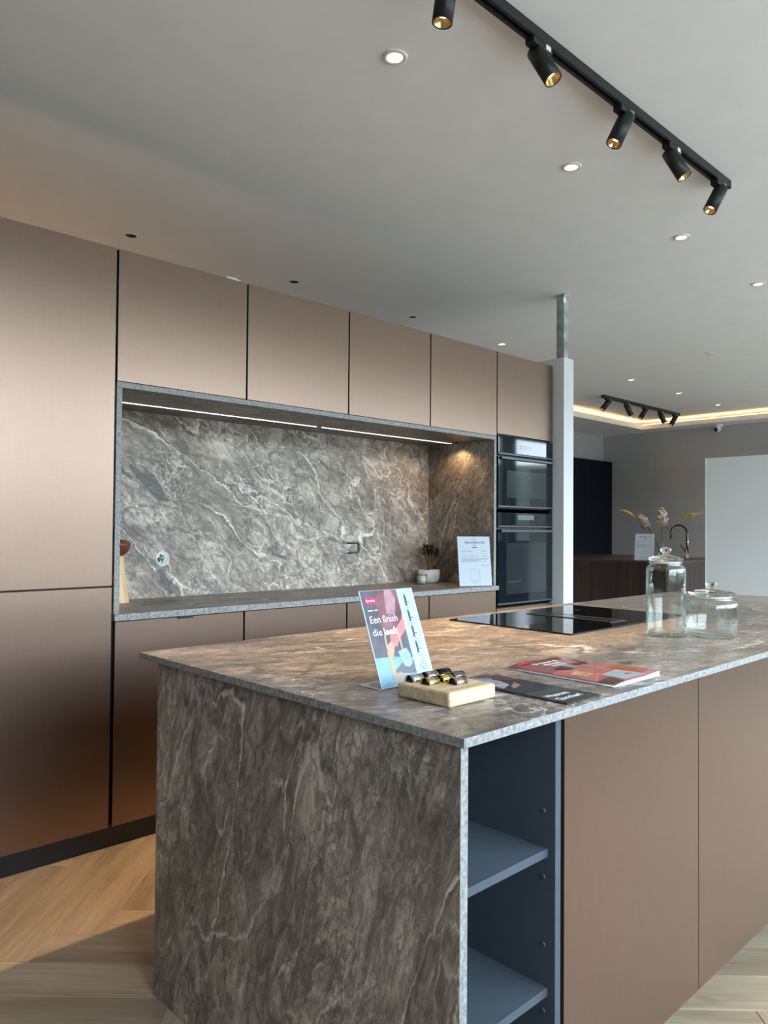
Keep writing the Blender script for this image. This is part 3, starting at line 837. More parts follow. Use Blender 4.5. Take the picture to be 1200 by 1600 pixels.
# ---- standing card
cw, ch, lean = .172, .2225, .0795
card = thing('standing_card', 'leaning display card with the words Een finish die leeft on the island', 'display card', (1.145, 1.194, IZ+.0004))
obj('foot', box_bm(-.004, cw-.004, .002, .075, 0, .0016, .0004), M['paper'], card)
tilt = math.atan2(lean, math.sqrt(ch**2-lean**2))
def on_card(o, depth=0.0):
    # local card plane: x right, y up the card, z out of its face
    o.rotation_euler = (PI/2 - tilt, 0, 0)
    return o
face = on_card(obj('panel', box_bm(0, cw, 0, ch, -.0018, 0, .0003), M['card_paper'], card))
face.location = (0, 0, .0012)
def pr_poly(name, pts, mat, lvl, parent=face):
    return obj(name, poly_bm(pts, .0001*lvl, .0001*lvl+.00008), mat, parent)
pm = lambda n, c: simple('print_' + n, tuple(v*.75 for v in c), .4, Specular_IOR_Level=.25)
PB = .118        # the picture ends here, white strip on the right
pr_poly('picture', [(.003, .003), (PB, .003), (PB, ch-.001), (.003, ch-.001)], simple('print_dusk', (.10, .095, .125), .35, noise=.35, nscale=14, Specular_IOR_Level=.2), 1)
pr_poly('picture_glow', [(.045, .125), (.085, .118), (PB, .135), (PB, ch-.001), (.05, ch-.001), (.040, .17)], simple('print_plum', (.20, .085, .10), .35, noise=.5, nscale=22, Specular_IOR_Level=.2), 2)
pr_poly('picture_steam', [(.070, .165), (.095, .160), (.108, .20), (.100, ch-.002), (.078, ch-.002), (.072, .195)], simple('print_steam', (.36, .21, .24), .35, noise=.4, nscale=25, Specular_IOR_Level=.2), 3)
pr_poly('picture_counter', [(.003, .003), (PB, .003), (PB, .058), (.06, .066), (.003, .068)], simple('print_blue_counter', (.20, .38, .58), .35, noise=.25, nscale=18, Specular_IOR_Level=.2), 3)
pr_poly('picture_bowl_shadow', [(.055, .030), (PB, .022), (PB, .052), (.085, .052), (.055, .036)], pm('slate', (.15, .17, .22)), 4)
pr_poly('picture_arm', [(.112, .150), (PB, .165), (PB, .125), (.092, .105), (.076, .086), (.060, .098), (.064, .118), (.088, .130)], simple('print_pink', (.56, .20, .20), .35, noise=.15, nscale=60, Specular_IOR_Level=.2), 4)
pr_poly('picture_hand', [(.060, .100), (.070, .092), (.066, .080), (.058, .066), (.046, .060), (.042, .076), (.048, .094)], pm('skin', (.66, .42, .30)), 5)
pr_poly('picture_bowl', [(.076, .076), (.104, .082), (.112, .066), (.112, .046), (.100, .038), (.086, .042), (.080, .060)], simple('print_glass_bowl', (.28, .46, .64), .35, noise=.3, nscale=40, Specular_IOR_Level=.2), 5)
gold = pm('gold', (.58, .44, .26))
def ribbon(pts, w):
    L_, R_ = [], []
    for i, p in enumerate(pts):
        a = Vector(pts[max(i-1, 0)]); c = Vector(pts[min(i+1, len(pts)-1)])
        t_ = (c-a).normalized(); n_ = Vector((-t_.y, t_.x))
        L_.append(tuple(Vector(p)+n_*w/2)); R_.append(tuple(Vector(p)-n_*w/2))
    return L_ + R_[::-1]
pr_poly('picture_tap', ribbon([(.045, .085), (.046, .112), (.050, .119), (.058, .122), (.082, .121), (.088, .118), (.091, .110), (.091, .078)], .0055), gold, 6)
pr_poly('picture_tap_body', ribbon([(.046, .076), (.047, .045), (.048, .010)], .010), gold, 6)
pr_poly('picture_tap_base', [(.044, .014), (.080, .012), (.084, .020), (.066, .032), (.056, .026), (.044, .020)], pm('food', (.56, .42, .34)), 7)
red = pm('red', (.72, .035, .12))
pr_poly('logo_tag', [(.012, .190), (.046, .190), (.046, .206), (.012, .206)], red, 6)
wh = simple('white_ink', (.74, .74, .77), .5)
text('Quooker', .0085, wh, face, (.0145, .1955, .0008), width=.028, bold=.0001)
for k, (a, b_) in enumerate(((.012, .030), (.032, .044))):
    pr_poly('small_print', [(a+.002, .174), (b_, .174), (b_, .1765), (a+.002, .1765)], wh, 6)
text('Een finish', .0235, wh, face, (.0115, .146, .0008), width=.086)
text('die', .0235, wh, face, (.0115, .117, .0008), width=.028)
text('leeft', .0235, wh, face, (.0460, .117, .0008), width=.044, bold=.00035)
dk = pm('dark_grey', (.075, .085, .095))
for k in range(4):
    cy = .192 - k*.0375
    cx = .141
    pr_poly('tap_drawing', [(cx-.0035, cy-.013), (cx+.0025, cy-.013), (cx+.0025, cy-.0045), (cx+.012, cy-.0045), (cx+.012, cy-.003), (cx+.0028, cy-.0025), (cx+.0035, cy+.006), (cx+.001, cy+.016), (cx-.0025, cy+.016), (cx-.004, cy+.006)], dk, 2)
    wv = [.004, .012, .007, .007][k]
    pr_poly('caption', [(cx-wv, cy-.0185), (cx+wv+.002, cy-.0185), (cx+wv+.002, cy-.017), (cx-wv, cy-.017)], M['ink_light'], 2)
for k, wv in enumerate((.010, .013, .015, .011)):
    pr_poly('small_print', [(.147-wv, .044-k*.0056), (.147+wv*.9, .044-k*.0056), (.147+wv*.9, .0462-k*.0056), (.147-wv, .0462-k*.0056)], M['ink_light'], 2)

# ---- leaflets and magazine, lying on the island
def sheet_bm(w, l, th, curl=0.0, nx=2, ny=10):
    b = bmesh.new()
    def pt(i, j, top):
        u, v_ = i/nx, j/ny
        z = curl*(max(0, v_-.75)/.25)**2 + (th if top else 0)
        return (u*w-w/2, v_*l-l/2, z)
    T = [[b.verts.new(pt(i, j, 1)) for i in range(nx+1)] for j in range(ny+1)]
    B = [[b.verts.new(pt(i, j, 0)) for i in range(nx+1)] for j in range(ny+1)]
    for j in range(ny):
        for i in range(nx):
            b.faces.new((T[j][i], T[j][i+1], T[j+1][i+1], T[j+1][i])); b.faces.new((B[j][i], B[j+1][i], B[j+1][i+1], B[j][i+1]))
        b.faces.new((B[j][0], T[j][0], T[j+1][0], B[j+1][0])); b.faces.new((B[j][nx], B[j+1][nx], T[j+1][nx], T[j][nx]))
    for i in range(nx):
        b.faces.new((B[0][i], B[0][i+1], T[0][i+1], T[0][i])); b.faces.new((B[ny][i], T[ny][i], T[ny][i+1], B[ny][i+1]))
    bmesh.ops.recalc_face_normals(b, faces=b.faces[:])
    return b
lf_dark = simple('leaflet_print_dark', (.030, .031, .034), .25, noise=.25, nscale=12)
def leaflet(label, x, y, z, rz, lettered):
    t = thing('leaflet', label, 'leaflet', (x, y, z), rz, 'leaflets on the island')
    W_, L_ = .125, .285
    obj('sheet', sheet_bm(W_, L_, .0014), [lf_dark], t)
    def pp(name, pts, mat, lvl): return obj(name, poly_bm(pts, .0014+.0001*lvl, .00148+.0001*lvl), mat, t)
    # top of the page points away from the camera (local +y)
    pp('print_blue', [(-.062, .10), (-.015, .085), (.02, .125), (-.01, .142), (-.062, .142)], pm('steel_blue', (.20, .32, .48)), 0)
    pp('print_plum', [(.005, .142), (.062, .142), (.062, .075), (.03, .085)], pm('plum', (.14, .055, .065)), 0)
    pp('print_metal', [(-.05, .03), (-.005, .05), (.01, .10), (-.02, .115), (-.045, .075)], simple('print_metal', (.34, .37, .42), .25, noise=.6, nscale=60), 1)
    pp('print_skin', [(-.03, .015), (.012, .03), (.022, .06), (.0, .045), (-.02, .035)], pm('rose', (.46, .23, .20)), 2)
    pp('print_band', [(-.0625, -.035), (.0625, -.035), (.0625, -.075), (-.0625, -.055)], pm('mid_grey', (.085, .09, .09)), 0)
    pp('print_foot', [(-.0625, -.055), (.0625, -.075), (.0625, -.1425), (-.0625, -.1425)], pm('slate_grey', (.055, .062, .066)), 1)
    if lettered:
        text('Waarom', .024, wh, t, (-.050, -.088, .0019), width=.076, bold=.0005)
        text('Quooker?', .024, wh, t, (-.050, -.117, .0019), width=.084, bold=.0005)
    return t
leaflet('dark leaflet partly hidden under the other one on the island', 1.386, 1.012, IZ+.0003, math.radians(1), False)
leaflet('dark leaflet with the white words Waarom Quooker on the island', 1.394, .986, IZ+.0021, math.radians(-2), True)

mg = thing('magazine', 'red-brown glossy magazine with a red logo tag beside the leaflets', 'magazine', (1.655, 1.012, IZ+.0003), math.radians(-1))
MW, ML = .21, .297
pages = simple('page_edges', (.72, .78, .84), .6, noise=.08, nscale=300)
nleaf = 5
for k in range(nleaf):
    lift = .0016*k
    b = bmesh.new()
    nx = 8; ny = 8
    T = []
    for j in range(ny+1):
        row = []
        for i in range(nx+1):
            u, v_ = i/nx, j/ny
            z = .0010 + lift*(.6+.4*u) + .010*(k/(nleaf-1))*max(0, (u-.35))*max(0, .6-v_)*1.6 + .0035*math.sin(PI*min(1, u*1.6))*(k/(nleaf-1))
            row.append(b.verts.new((-MW/2+u*(MW-.002), -ML/2+v_*ML, z)))
        T.append(row)
    for j in range(ny):
        for i in range(nx): b.faces.new((T[j][i], T[j][i+1], T[j+1][i+1], T[j+1][i]))
    ext = bmesh.ops.extrude_face_region(b, geom=b.faces[:])
    bmesh.ops.translate(b, verts=[e for e in ext['geom'] if isinstance(e, bmesh.types.BMVert)], vec=(0, 0, .0010))
    bmesh.ops.recalc_face_normals(b, faces=b.faces[:])
    obj('page_block' if k < nleaf-1 else 'front_cover', b, pages if k < nleaf-1 else simple('cover_print', (.30, .105, .10), .22, noise=.15, nscale=9), mg, True)
def cover_z(x, y):
    u = (x+MW/2)/(MW-.002); v_ = (y+ML/2)/ML
    return .0010+.0016*4*(.6+.4*u) + .010*max(0, u-.35)*max(0, .6-v_)*1.6 + .0035*math.sin(PI*min(1, u*1.6)) + .0011
def cov(name, pts, mat, lvl):
    b = bmesh.new()
    c0 = Vector((sum(p[0] for p in pts)/len(pts), sum(p[1] for p in pts)/len(pts)))
    rings = []
    for s in (0, .34, .67, 1):
        if s == 0: rings.append([b.verts.new((c0.x, c0.y, cover_z(c0.x, c0.y)+.0002*lvl+.0002))]); continue
        ring = []
        for i, p in enumerate(pts):
            q = Vector(pts[(i+1) % len(pts)])
            for f in (0, .25, .5, .75):
                w_ = Vector(p).lerp(q, f); w_ = c0.lerp(w_, s)
                ring.append(b.verts.new((w_.x, w_.y, cover_z(w_.x, w_.y)+.0002*lvl+.0002)))
        rings.append(ring)
    n_ = len(rings[1])
    for i in range(n_):
        j = (i+1) % n_
        b.faces.new((rings[0][0], rings[1][i], rings[1][j]))
        for A, B in ((rings[1], rings[2]), (rings[2], rings[3])): b.faces.new((A[i], B[i], B[j], A[j]))
    bmesh.ops.recalc_face_normals(b, faces=b.faces[:])
    for f in b.faces:
        if f.normal.z < 0: f.normal_flip()
    return obj(name, b, mat, mg)
cov('print_warm', [(-.103, .02), (.103, .05), (.103, -.12), (-.103, -.10)], simple('print_coral', (.52, .15, .13), .22, noise=.3, nscale=14), 1)
cov('print_pink', [(-.02, .06), (.07, .02), (.06, -.05), (-.01, -.02)], pm('dusty_pink', (.52, .26, .25)), 2)
cov('print_hair', [(-.055, .045), (-.015, .055), (-.012, .02), (-.035, .005), (-.06, .02)], pm('dark_hair', (.055, .035, .03)), 3)
cov('print_hair', [(.04, .065), (.085, .055), (.08, .03), (.045, .04)], pm('dark_hair2', (.09, .035, .03)), 3)
cov('print_orange', [(.055, -.03), (.100, -.02), (.100, -.10), (.06, -.10)], pm('orange_red', (.66, .16, .06)), 3)
cov('print_skin', [(-.085, -.02), (-.045, -.01), (-.04, -.06), (-.08, -.06)], simple('print_peach', (.60, .33, .18), .25, noise=.5, nscale=70), 3)
cov('print_cloth', [(-.04, -.075), (.05, -.06), (.05, -.14), (-.045, -.14)], pm('pale_cloth', (.55, .58, .64)), 3)
cov('print_table', [(-.103, -.105), (-.055, -.10), (-.055, -.147), (-.103, -.147)], pm('brown_table', (.13, .075, .05)), 3)
cov('logo_tag', [(-.085, .128), (-.035, .128), (-.035, .140), (-.085, .140)], red, 3)
zt_ = cover_z(-.04, .10)+.0016
text('Dromen &', .020, wh, mg, (-.06, .098, zt_), width=.10, bold=.0004)
text('doen', .020, wh, mg, (-.045, .078, zt_), width=.07, bold=.0004)
for k in range(2):
    pr = box_bm(-.04, .02, .066-k*.006, .068-k*.006, zt_, zt_+.0002)
    obj('small_print', pr, wh, mg)

# ---- price sheets in clear stands
def price_sheet(label, loc, rz, w=.21, h=.297, tilt_deg=14, header='PRIJSVOORBEELD STEEL'):
    t = thing('price_sheet', label, 'sign', loc, rz, 'price sheets in clear stands')
    obj('stand_foot', box_bm(-w/2, w/2, 0, .07, 0, .002, .0005), M['acrylic'], t)
    f = obj('stand_panel', box_bm(-w/2-.001, w/2+.001, 0, h+.001, -.0035, -.0015, .0003), M['acrylic'], t)
    f.rotation_euler = (PI/2-math.radians(tilt_deg), 0, 0); f.location = (0, 0, .003)
    s = obj('sheet', box_bm(-w/2, w/2, .001, h, -.0012, 0), M['paper'], t)
    s.rotation_euler = f.rotation_euler; s.location = (0, 0, .003)
    def bar(x0, x1, y0, y1, mt, nm='print_line'): return obj(nm, box_bm(x0, x1, y0, y1, .0001, .0003), mt, s)
    k = h/.297
    text(header, .0165*k, M['ink'], s, (-.060*k, .255*k, .0003), width=.135*k, bold=.00015)
    bar(-.018*k, .020*k, .277*k, .279*k, M['ink_light'])
    bar(-.006*k, .010*k, .283*k, .285*k, M['ink_light'])
    sw = [(-.006*k, .243*k), (0, .247*k), (.014*k, .250*k), (.008*k, .245*k), (.0, .241*k)]
    obj('emblem', poly_bm(sw, .0001, .0003), M['ink'], s)
    bar(-.014*k, .022*k, .229*k, .233*k, M['ink'])
    for y, xs in ((.205, [(-.085, -.055), (-.05, -.015), (.05, .08)]), (.178, [(-.085, -.048), (-.042, .025), (.055, .082)]), (.160, [(-.09, .09)]), (.152, [(-.09, .04)]), (.145, [(-.09, .02), (.06, .075)]), (.122, [(.045, .09)])):
        for a, b_ in xs: bar(a*k, b_*k, y*k, (y+.003)*k, M['ink_light'])
    for y in (.217, .192, .168): bar(-.092*k, .092*k, y*k, (y+.0008)*k, M['ink_light'])
    fr = bmesh.new()
    for a in ((-.030, .030, .100, .1015), (-.030, .030, .034, .0355), (-.030, -.0285, .0355, .100), (.0285, .030, .0355, .100)):
        box_bm(a[0]*k, a[1]*k, a[2]*k, a[3]*k, .0001, .0003, 0, 2, fr)
    obj('stamp_frame', fr, M['ink_light'], s)
    bar(-.018*k, .018*k, .088*k, .0895*k, M['ink_light'])
    obj('emblem', poly_bm([(-.012*k, .020*k), (-.004*k, .027*k), (.0, .022*k), (.016*k, .019*k), (.0, .0185*k)], .0001, .0003), M['ink_light'], s)
    return t
price_sheet('white price sheet reading Prijsvoorbeeld Steel at the right of the niche', (3.548, 2.893, ZW+.0004), math.radians(-24.9), w=.214, h=.297, tilt_deg=8)

# ---- pot plant, candle, mill in the niche
pp_ = thing('pot_plant', 'dark dried plant in a white rounded pot in the niche corner', 'plant', (3.566, 3.295, ZW+.0003))
pot = obj('pot', lathe_bm([(0, 0), (.045, 0), (.060, .008), (.068, .025), (.070, .045), (.070, .083), (.067, .083), (.066, .045), (.062, .03), (0, .03)], 36, caps=False), M['pot'], pp_, True)
obj('soil', lathe_bm([(.0662, .068), (.03, .073), (0, .074)], 24, caps=False), M['soil'], pp_, True)
rg = random.Random(11)
for k, (tx, ty, tz) in enumerate(((-.045, .0, .265), (.040, .01, .235), (-.012, -.02, .215), (.066, -.015, .205), (.012, .02, .235), (-.028, .02, .225))):
    pts = [(0.004*k-.008, 0, .072), (tx*.25, ty*.3, .11), (tx*.7, ty*.7, .11+(tz-.11)*.55), (tx, ty, tz)]
    st = obj('stem', tube_bm(pts, [.0045, .004, .003, .0016], 8), M['stem'], pp_, True)
    for j in range(30):
        f = .30+.7*rg.random()
        base_ = Vector(pts[2]).lerp(Vector(pts[3]), min(1, max(0, (f-.35)*1.5)))
        a, e = rg.uniform(0, 2*PI), rg.uniform(-.2, 1.1)
        d_ = Vector((math.cos(a)*math.cos(e), math.sin(a)*math.cos(e), math.sin(e)))
        s_ = d_.cross(Vector((0, 0, 1))).normalized()
        ll, lw = rg.uniform(.020, .036), rg.uniform(.006, .010)
        nrm = s_.cross(d_)*.0015
        b = bmesh.new()
        c_ = [base_, base_+d_*ll*.45+s_*lw, base_+d_*ll, base_+d_*ll*.45-s_*lw]
        lo_ = [b.verts.new(q-nrm*.2) for q in c_]; hi_ = [b.verts.new(q+nrm*.2) for q in c_]
        b.faces.new(hi_); b.faces.new(lo_[::-1])
        for i in range(4): b.faces.new((lo_[i], lo_[(i+1) % 4], hi_[(i+1) % 4], hi_[i]))
        obj('leaf', b, M['leaf'], st)
cd = thing('candle', 'small candle in a glass tumbler beside the white pot', 'candle', (3.440, 3.235, ZW+.0003))
obj('tumbler', lathe_bm([(0, 0), (.029, 0), (.031, .003), (.031, .062), (.0295, .062), (.0293, .005), (0, .004)], 32, caps=False), M['glass'], cd, True)
obj('wax', lathe_bm([(0, .0045), (.0288, .0055), (.0288, .048), (.010, .049), (0, .049)], 32, caps=False), M['wax'], cd, True)
obj('wick', tube_bm([(0, 0, .048), (.001, 0, .056)], .0012, 6), M['leaf'], cd)
ml = thing('wooden_mill', 'tall wooden mill with pale body and red-brown cap at the left of the niche', 'mill', (1.497, 3.29, ZW+.0003))
obj('body', lathe_bm([(0, 0), (.056, 0), (.056, .006), (.042, .11), (.030, .205), (.024, .212), (0, .212)], 36, caps=False), M['mill_light'], ml, True)
obj('cap', lathe_bm([(0, .2125), (.030, .2125), (.052, .232), (.060, .258), (.060, .268), (.04, .281), (0, .286)], 36, caps=False), M['mill_dark'], ml, True)

# ================================================================ CEILING LIGHTS
def downlight(x, y, lit, label, power=1.6, group='recessed ceiling lights'):
    t = thing('downlight', label, 'downlight', (x, y, ZC), group=group)
    if lit:
        obj('ring', lathe_bm([(.027, -.004), (.030, -.007), (.040, -.006), (.043, -.0005)], 32, caps=False), M['ring'], t, True)
        obj('lamp', lathe_bm([(0, -.003), (.020, -.003), (.027, -.005)], 24, caps=False), M['lamp'], t)
        ld = bpy.data.lights.new('downlight_beam', 'SPOT'); ld.energy = power; ld.color = (1, .76, .48)
        ld.spot_size = math.radians(95); ld.spot_blend = .7; ld.shadow_soft_size = .025
        lo = bpy.data.objects.new('downlight_beam', ld); lo.location = (0, 0, -.012); link(lo, t)
    else:
        obj('ring', lathe_bm([(.028, -.001), (.031, -.004), (.036, -.003), (.037, -.0005)], 28, caps=False), M['ring'], t, True)
        obj('painted_hole', lathe_bm([(0, -.0012), (.0285, -.0012)], 28, caps=False), M['hole'], t)  # flat black disc paints the dark of an open hole
    return t
for i, (x, y) in enumerate(((1.747, 1.783), (2.831, 1.791), (3.934, 1.809), (5.024, 1.811))):
    downlight(x, y, True, ['lit ceiling light nearest the camera, above the island', 'lit ceiling light above the island, level with the third track spot',
                           'lit ceiling light beyond the end of the black track', 'lit ceiling light at the right edge of the picture'][i])
for i, (x, y) in enumerate(((1.826, 3.893), (2.917, 3.882), (4.029, 3.902))):
    downlight(x, y, False, ['empty black light hole above the left wall cabinet', 'empty black light hole above the second wall cabinet', 'empty black light hole above the fourth wall cabinet'][i], group='empty ceiling light holes')
downlight(5.147, 3.931, True, 'lit ceiling light left of the steel post')
for i, (x, y) in enumerate(((7.316, 3.906), (8.403, 3.903), (9.507, 3.908))):
    downlight(x, y, True, 'lit far ceiling light, %s of the three above the second track' % ['nearest', 'middle', 'farthest'][i])
sd = thing('ceiling_sensor', 'small white sprinkler head on the ceiling beyond the post', 'sensor', (6.677, 2.828, ZC))
obj('plate', lathe_bm([(0, -.006), (.03, -.006), (.034, -.001)], 24, caps=False), M['ring'], sd)
obj('head', lathe_bm([(0, -.04), (.012, -.038), (.012, -.032), (.005, -.03), (.005, -.006)], 16, caps=False), M['steel_post'], sd)

def track(label, xa, xb, y, spots, r, ln, lamp_on=True, group=None):
    t = thing('track_light', label, 'track light', ((xa+xb)/2, y, ZC))
    cx = t.location.x
    b = bmesh.new()
    w, h = .018, .034
    prof = [(-w, 0), (-w, -h), (-.007, -h), (-.007, -h+.016), (.007, -h+.016), (.007, -h), (w, -h), (w, 0)]
    A = [b.verts.new((xa-cx, p[0], p[1]-.0005)) for p in prof]; B = [b.verts.new((xb-cx, p[0], p[1]-.0005)) for p in prof]
    for i in range(len(prof)):
        j = (i+1) % len(prof); b.faces.new((A[i], A[j], B[j], B[i]))
    b.faces.new(A); b.faces.new(B[::-1]); bmesh.ops.recalc_face_normals(b, faces=b.faces[:])
    obj('rail', b, M['black'], t)
    for s in (-1, 1):
        xe = xa if s < 0 else xb
        obj('end_cap', box_bm(xe-cx-.008, xe-cx+.008, -w-.001, w+.001, -h-.003, -.001, .001), M['black'], t)
    for (sx, ax, dz, pw_) in spots:
        a = Vector(ax).normalized()
        ad = obj('adapter', box_bm(sx-cx-.052, sx-cx+.052, -.017, .017, -h-.022, -h+.004, .003), M['black'], t)
        lb = obj('rating_label', box_bm(sx-cx+.015, sx-cx+.040, -.0178, -.0168, -h-.018, -h-.002), M['ring'], ad)
        piv = Vector((sx-cx, 0, -h-.022-.020))
        obj('stem', tube_bm([(sx-cx, 0, -h-.020), tuple(piv)], .006, 10), M['black'], ad, True)
        me_b = bmesh.new()
        lathe_bm([(0, 0), (r*.9, 0), (r, .004), (r, ln), (r-.0035, ln), (r-.005, ln-.022), (0, ln-.030)], 28, me_b, caps=False)
        hd = obj('spot_head', me_b, M['black'], t, False)
        for p in hd.data.polygons: p.use_smooth = len(p.vertices) == 4
        q = Vector((0, 0, 1)).rotation_difference(a)
        hd.rotation_mode = 'QUATERNION'; hd.rotation_quaternion = q
        hd.location = piv - a*(ln*.22) + Vector((0, 0, dz))
        rf = obj('reflector', lathe_bm([(r-.004, ln-.0015), (r-.010, ln-.014), (r*.42, ln-.024)], 28, caps=False), M['spot_reflector'], hd, True)
        lp = obj('lamp', lathe_bm([(0, ln-.0235), (r*.5, ln-.022)], 24, caps=False), M['spot_lamp'], hd)
        if lamp_on:
            ld = bpy.data.lights.new('spot_beam', 'SPOT'); ld.energy = pw_; ld.color = (1, .67, .35)
            ld.spot_size = math.radians(46); ld.spot_blend = .5; ld.shadow_soft_size = .02
            lo = bpy.data.objects.new('spot_beam', ld); lo.location = (0, 0, ln+.004); lo.rotation_euler = (PI, 0, 0); link(lo, hd)
    return t
track('long black ceiling track with five spots above the island', 1.15, 3.445, 1.378,
      [(1.55, (-.08, .10, -1), 0, 2), (1.99, (.10, -.42, -.80), 0, 4), (2.53, (-.38, .22, -.90), 0, 30), (2.91, (.20, -.42, -.85), 0, 4), (3.365, (-.44, .22, -.87), 0, 32)], .029, .128)
track('short black ceiling track with five spots in the far area', 7.92, 9.86, 4.58,
      [(8.03, (-.6, .35, -.8), 0, 0), (8.48, (.25, -.35, -.9), 0, 0), (8.93, (-.5, .3, -.85), 0, 0), (9.35, (.25, -.35, -.9), 0, 0), (9.76, (-.5, .3, -.85), 0, 0)], .032, .15, False)
scam = thing('security_camera', 'white dome security camera with black lens under the far ceiling edge', 'security camera', (10.50, 4.31, 2.725))
obj('base', lathe_bm([(0, -.025), (.055, -.025), (.06, -.01), (.06, -.0005)], 28, caps=False), M['white'], scam, True)
bb = bmesh.new(); bmesh.ops.create_uvsphere(bb, u_segments=24, v_segments=14, radius=.048, matrix=Matrix.Translation((-.01, .01, -.055)))
obj('dome', bb, M['white'], scam, True)
bb = bmesh.new(); bmesh.ops.create_uvsphere(bb, u_segments=20, v_segments=12, radius=.032, matrix=Matrix.Translation((-.035, .018, -.065)))
obj('lens', bb, M['black'], scam, True)

# ---- unseen sideboard and light tray, added to cast the warm ceiling glow
rs = thing('added_sideboard', 'unseen grey sideboard added behind the bronze cabinet row to carry the glow light', 'sideboard', (1.0, 4.75, 0))
box('body', M['wall'], rs, -.6, 2.6, 4.5, 5.0, .08, 1.0)
box('plinth', M['plinth'], rs, -.55, 2.55, 4.55, 4.95, .001, .08)
for i in range(4): box('door', M['wall'], rs, -.6+i*.8+.002, .2+i*.8-.002, 4.478, 4.499, .09, .998, .001)
ls = thing('added_glow_tray', 'added unseen light tray standing in for warm light behind the cabinets', 'lamp', (1.0, 4.75, 1.0003))
box('tray', M['ring'], ls, -.4, 1.9, 4.62, 4.92, 1.0004, 1.02, .002)
box('diffuser', emis('added_glow', (1.0, .56, .22), 1.0), ls, -.38, 1.88, 4.64, 4.90, 1.0202, 1.026)

# ================================================================ FAR AREA
nv_ = thing('navy_cabinet', 'tall near-black navy cabinet against the far wall', 'cabinet', (9.2, 6.08, 0))
box('body', M['navy'], nv_, 7.6, X1-.002, 6.02, Y1-.003, .001, 2.318)
for i in range(5):
    x0 = 7.6 + i*.6096
    box('door', M['navy'], nv_, x0+.0015, x0+.608, 6.0, 6.019, .08, 2.316, .001)
box('lock_plate', M['ring'], nv_, 8.30, 8.34, 5.992, 6.0, 1.32, 1.40, .001)
wi = thing('walnut_island', 'dark walnut island in the far area', 'kitchen island', (8.7, 4.8, 0))
box('body', M['walnut'], wi, 7.91, 9.55, 3.82, 5.60, .001, .905)
n_ = 4
for i in range(n_):
    y0 = 3.80 + i*.4525
    box('side_board', M['walnut'], wi, 7.885, 7.909, y0+.001, y0+.4515, .08, .904, .001)
for i in range(3):
    x0 = 7.912+i*.546
    box('front', M['walnut'], wi, x0+.001, x0+.545, 3.797, 3.819, .08, .904, .001)
box('top', M['walnut_top'], wi, 7.86, 9.58, 3.77, 5.64, .906, .930, .0015)
price_sheet('white price sheet standing on the far walnut island', (8.02, 4.125, .9305), math.radians(-90+14), w=.21, h=.297, tilt_deg=10)
# tap
tp = thing('kitchen_tap', 'chrome high-arc tap on the far walnut island', 'tap', (9.2, 4.165, .9305))
obj('base', lathe_bm([(0, 0), (.028, 0), (.028, .006), (.022, .010), (.022, .10), (0, .10)], 24, caps=False), M['chrome'], tp, True)
pts = [(0, 0, .09), (0, 0, .26)]
for k in range(0, 13):
    a = PI*k/12
    pts.append((0, .105 - .105*math.cos(a), .30 + .105*math.sin(a)))
pts.append((0, .21, .235))
obj('spout', tube_bm(pts, .012, 14), M['black'], tp, True)
obj('lever', tube_bm([(0, .015, .07), (-.01, .06, .13), (-.01, .075, .165)], [.008, .007, .005], 10), M['black'], tp, True)
obj('pull_rod', tube_bm([(-.02, -.018, .06), (-.02, -.018, .30)], .009, 10), M['chrome'], tp, True)
# flowers
fl = thing('dried_bouquet', 'dried bouquet of cream blooms and yellow plumes in a glass vase', 'bouquet', (8.6, 4.20, .9305))
obj('vase', lathe_bm([(0, 0), (.045, 0), (.05, .01), (.04, .08), (.03, .16), (.035, .20), (.033, .20), (.028, .16), (.037, .08), (.045, .012), (0, .008)], 28, caps=False), M['vase'], fl, True)
rg = random.Random(4)
def bloom(cy, cz, ry, rz_, n_p, tiltv):
    b = bmesh.new()
    for _ in range(n_p):
        while True:
            p = Vector((rg.uniform(-1, 1), rg.uniform(-1, 1), rg.uniform(-1, 1)))
            if .35 < p.length < 1: break
        wz = 1-.45*(p.z+1)/2
        c = Vector((p.x*ry*wz, p.y*ry*wz + tiltv*p.z*rz_, p.z*rz_))
        d_ = p.normalized(); s_ = d_.orthogonal().normalized(); s_.rotate(Matrix.Rotation(rg.uniform(0, 6.28), 3, d_))
        t_ = d_.cross(s_); sz = rg.uniform(.014, .024)
        q = [c+s_*sz, c+t_*sz+d_*.006, c-s_*sz, c-t_*sz+d_*.006, c-d_*.005]
        v_ = [b.verts.new(x) for x in q]
        for i in range(4): b.faces.new((v_[i], v_[(i+1) % 4], v_[4]))
        b.faces.new(v_[:4])
    bmesh.ops.translate(b, verts=b.verts[:], vec=(0, cy, cz))
    return b
for cy, cz, ry, rz_, tv in ((.225, .45, .075, .095, .5), (-.005, .50, .085, .115, .0)):
    s = obj('stem', tube_bm([(0, 0, .02), (0, cy*.35, .22), (0, cy*.8, cz-.06)], .005, 8), M['green'], fl, True)
    obj('bloom', bloom(cy, cz, ry, rz_, 150, tv), M['petal'], s)
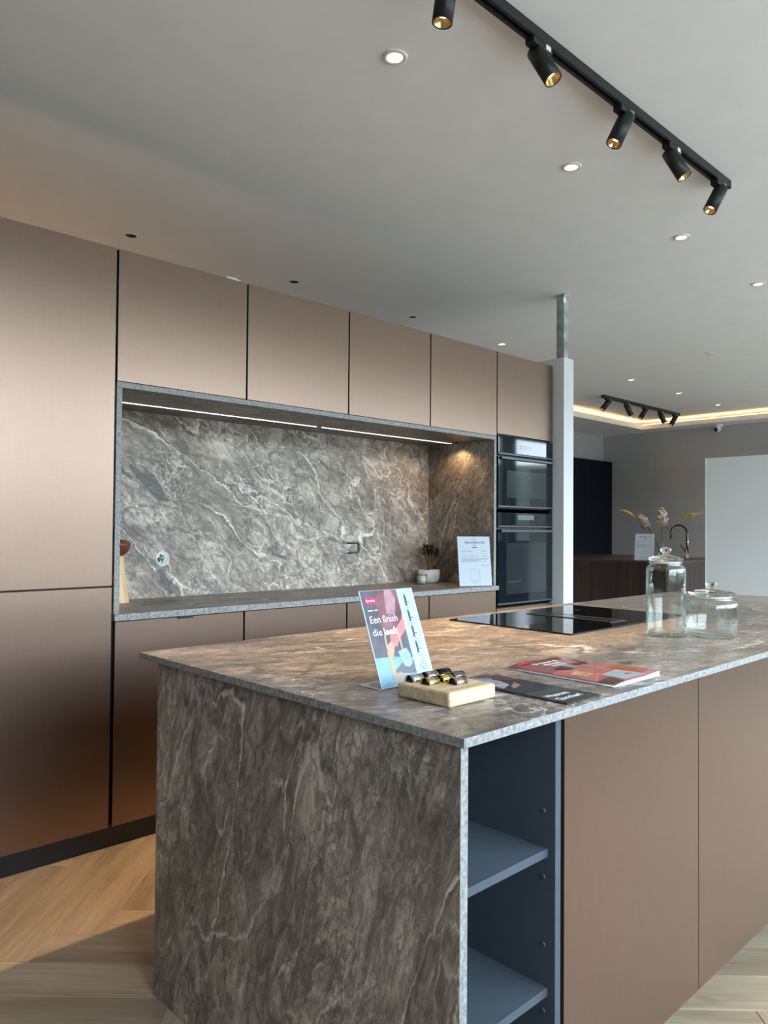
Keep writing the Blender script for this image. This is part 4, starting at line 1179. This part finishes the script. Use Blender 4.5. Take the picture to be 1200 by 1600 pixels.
for pts in ([(0, .01, .05), (0, .12, .27), (0, .30, .46), (0, .42, .545), (0, .565, .59)], [(0, -.01, .05), (0, -.10, .28), (0, -.16, .41), (0, -.30, .50), (0, -.46, .535)]):
    s = obj('stem', tube_bm(pts[:4], .003, 6), M['plume'], fl, True)
    core = [Vector(pts[2]).lerp(Vector(pts[3]), .35), Vector(pts[3]), Vector(pts[3]).lerp(Vector(pts[4]), .5), Vector(pts[4])]
    b = tube_bm([tuple(c) for c in core], [.008, .024, .026, .006], 12)
    for _ in range(140):
        f = rg.random(); seg_ = min(2, int(f*3)); c = core[seg_].lerp(core[seg_+1], f*3-seg_)
        d_ = Vector((rg.uniform(-1, 1), rg.uniform(-1, 1), rg.uniform(-1, 1))).normalized()
        s_ = d_.orthogonal()*.002
        tip = c + d_*.034 + (core[3]-core[0]).normalized()*.03
        v_ = [b.verts.new(c+s_), b.verts.new(c-s_), b.verts.new(tip)]
        b.faces.new(v_)
    obj('plume', b, M['plume'], s)
for (cy, cz, sgn) in ((.13, .33, 1), (.20, .34, 1), (-.05, .34, -1), (.02, .33, -1)):
    b = bmesh.new()
    c = Vector((0, cy, cz)); d_ = Vector((.1, .5*sgn, .35)).normalized(); s_ = Vector((1, 0, .2)).normalized(); n2_ = Vector((0, 0, .001))
    q = [c, c+d_*.05+s_*.02, c+d_*.11, c+d_*.05-s_*.02]
    lo_ = [b.verts.new(x-n2_) for x in q]; hi_ = [b.verts.new(x+n2_) for x in q]
    b.faces.new(hi_); b.faces.new(lo_[::-1])
    for i in range(4): b.faces.new((lo_[i], lo_[(i+1) % 4], hi_[(i+1) % 4], hi_[i]))
    obj('leaf', b, M['green'], fl)
# white display panel standing before the walnut island
wp = thing('white_panel', 'tall white display panel standing beside the far walnut island', 'panel', (6.85, 1.9, 0))
box('board', M['white_panel'], wp, 6.80, 6.90, .9, 2.905, .0, 1.918, .003)
box('edge_strip', M['white'], wp, 6.795, 6.905, 2.9052, 2.911, .0, 1.918, .001)
for yy in (1.1, 2.6):
    box('foot', M['ring'], wp, 6.70, 6.799, yy, yy+.06, .0, .02, .002)
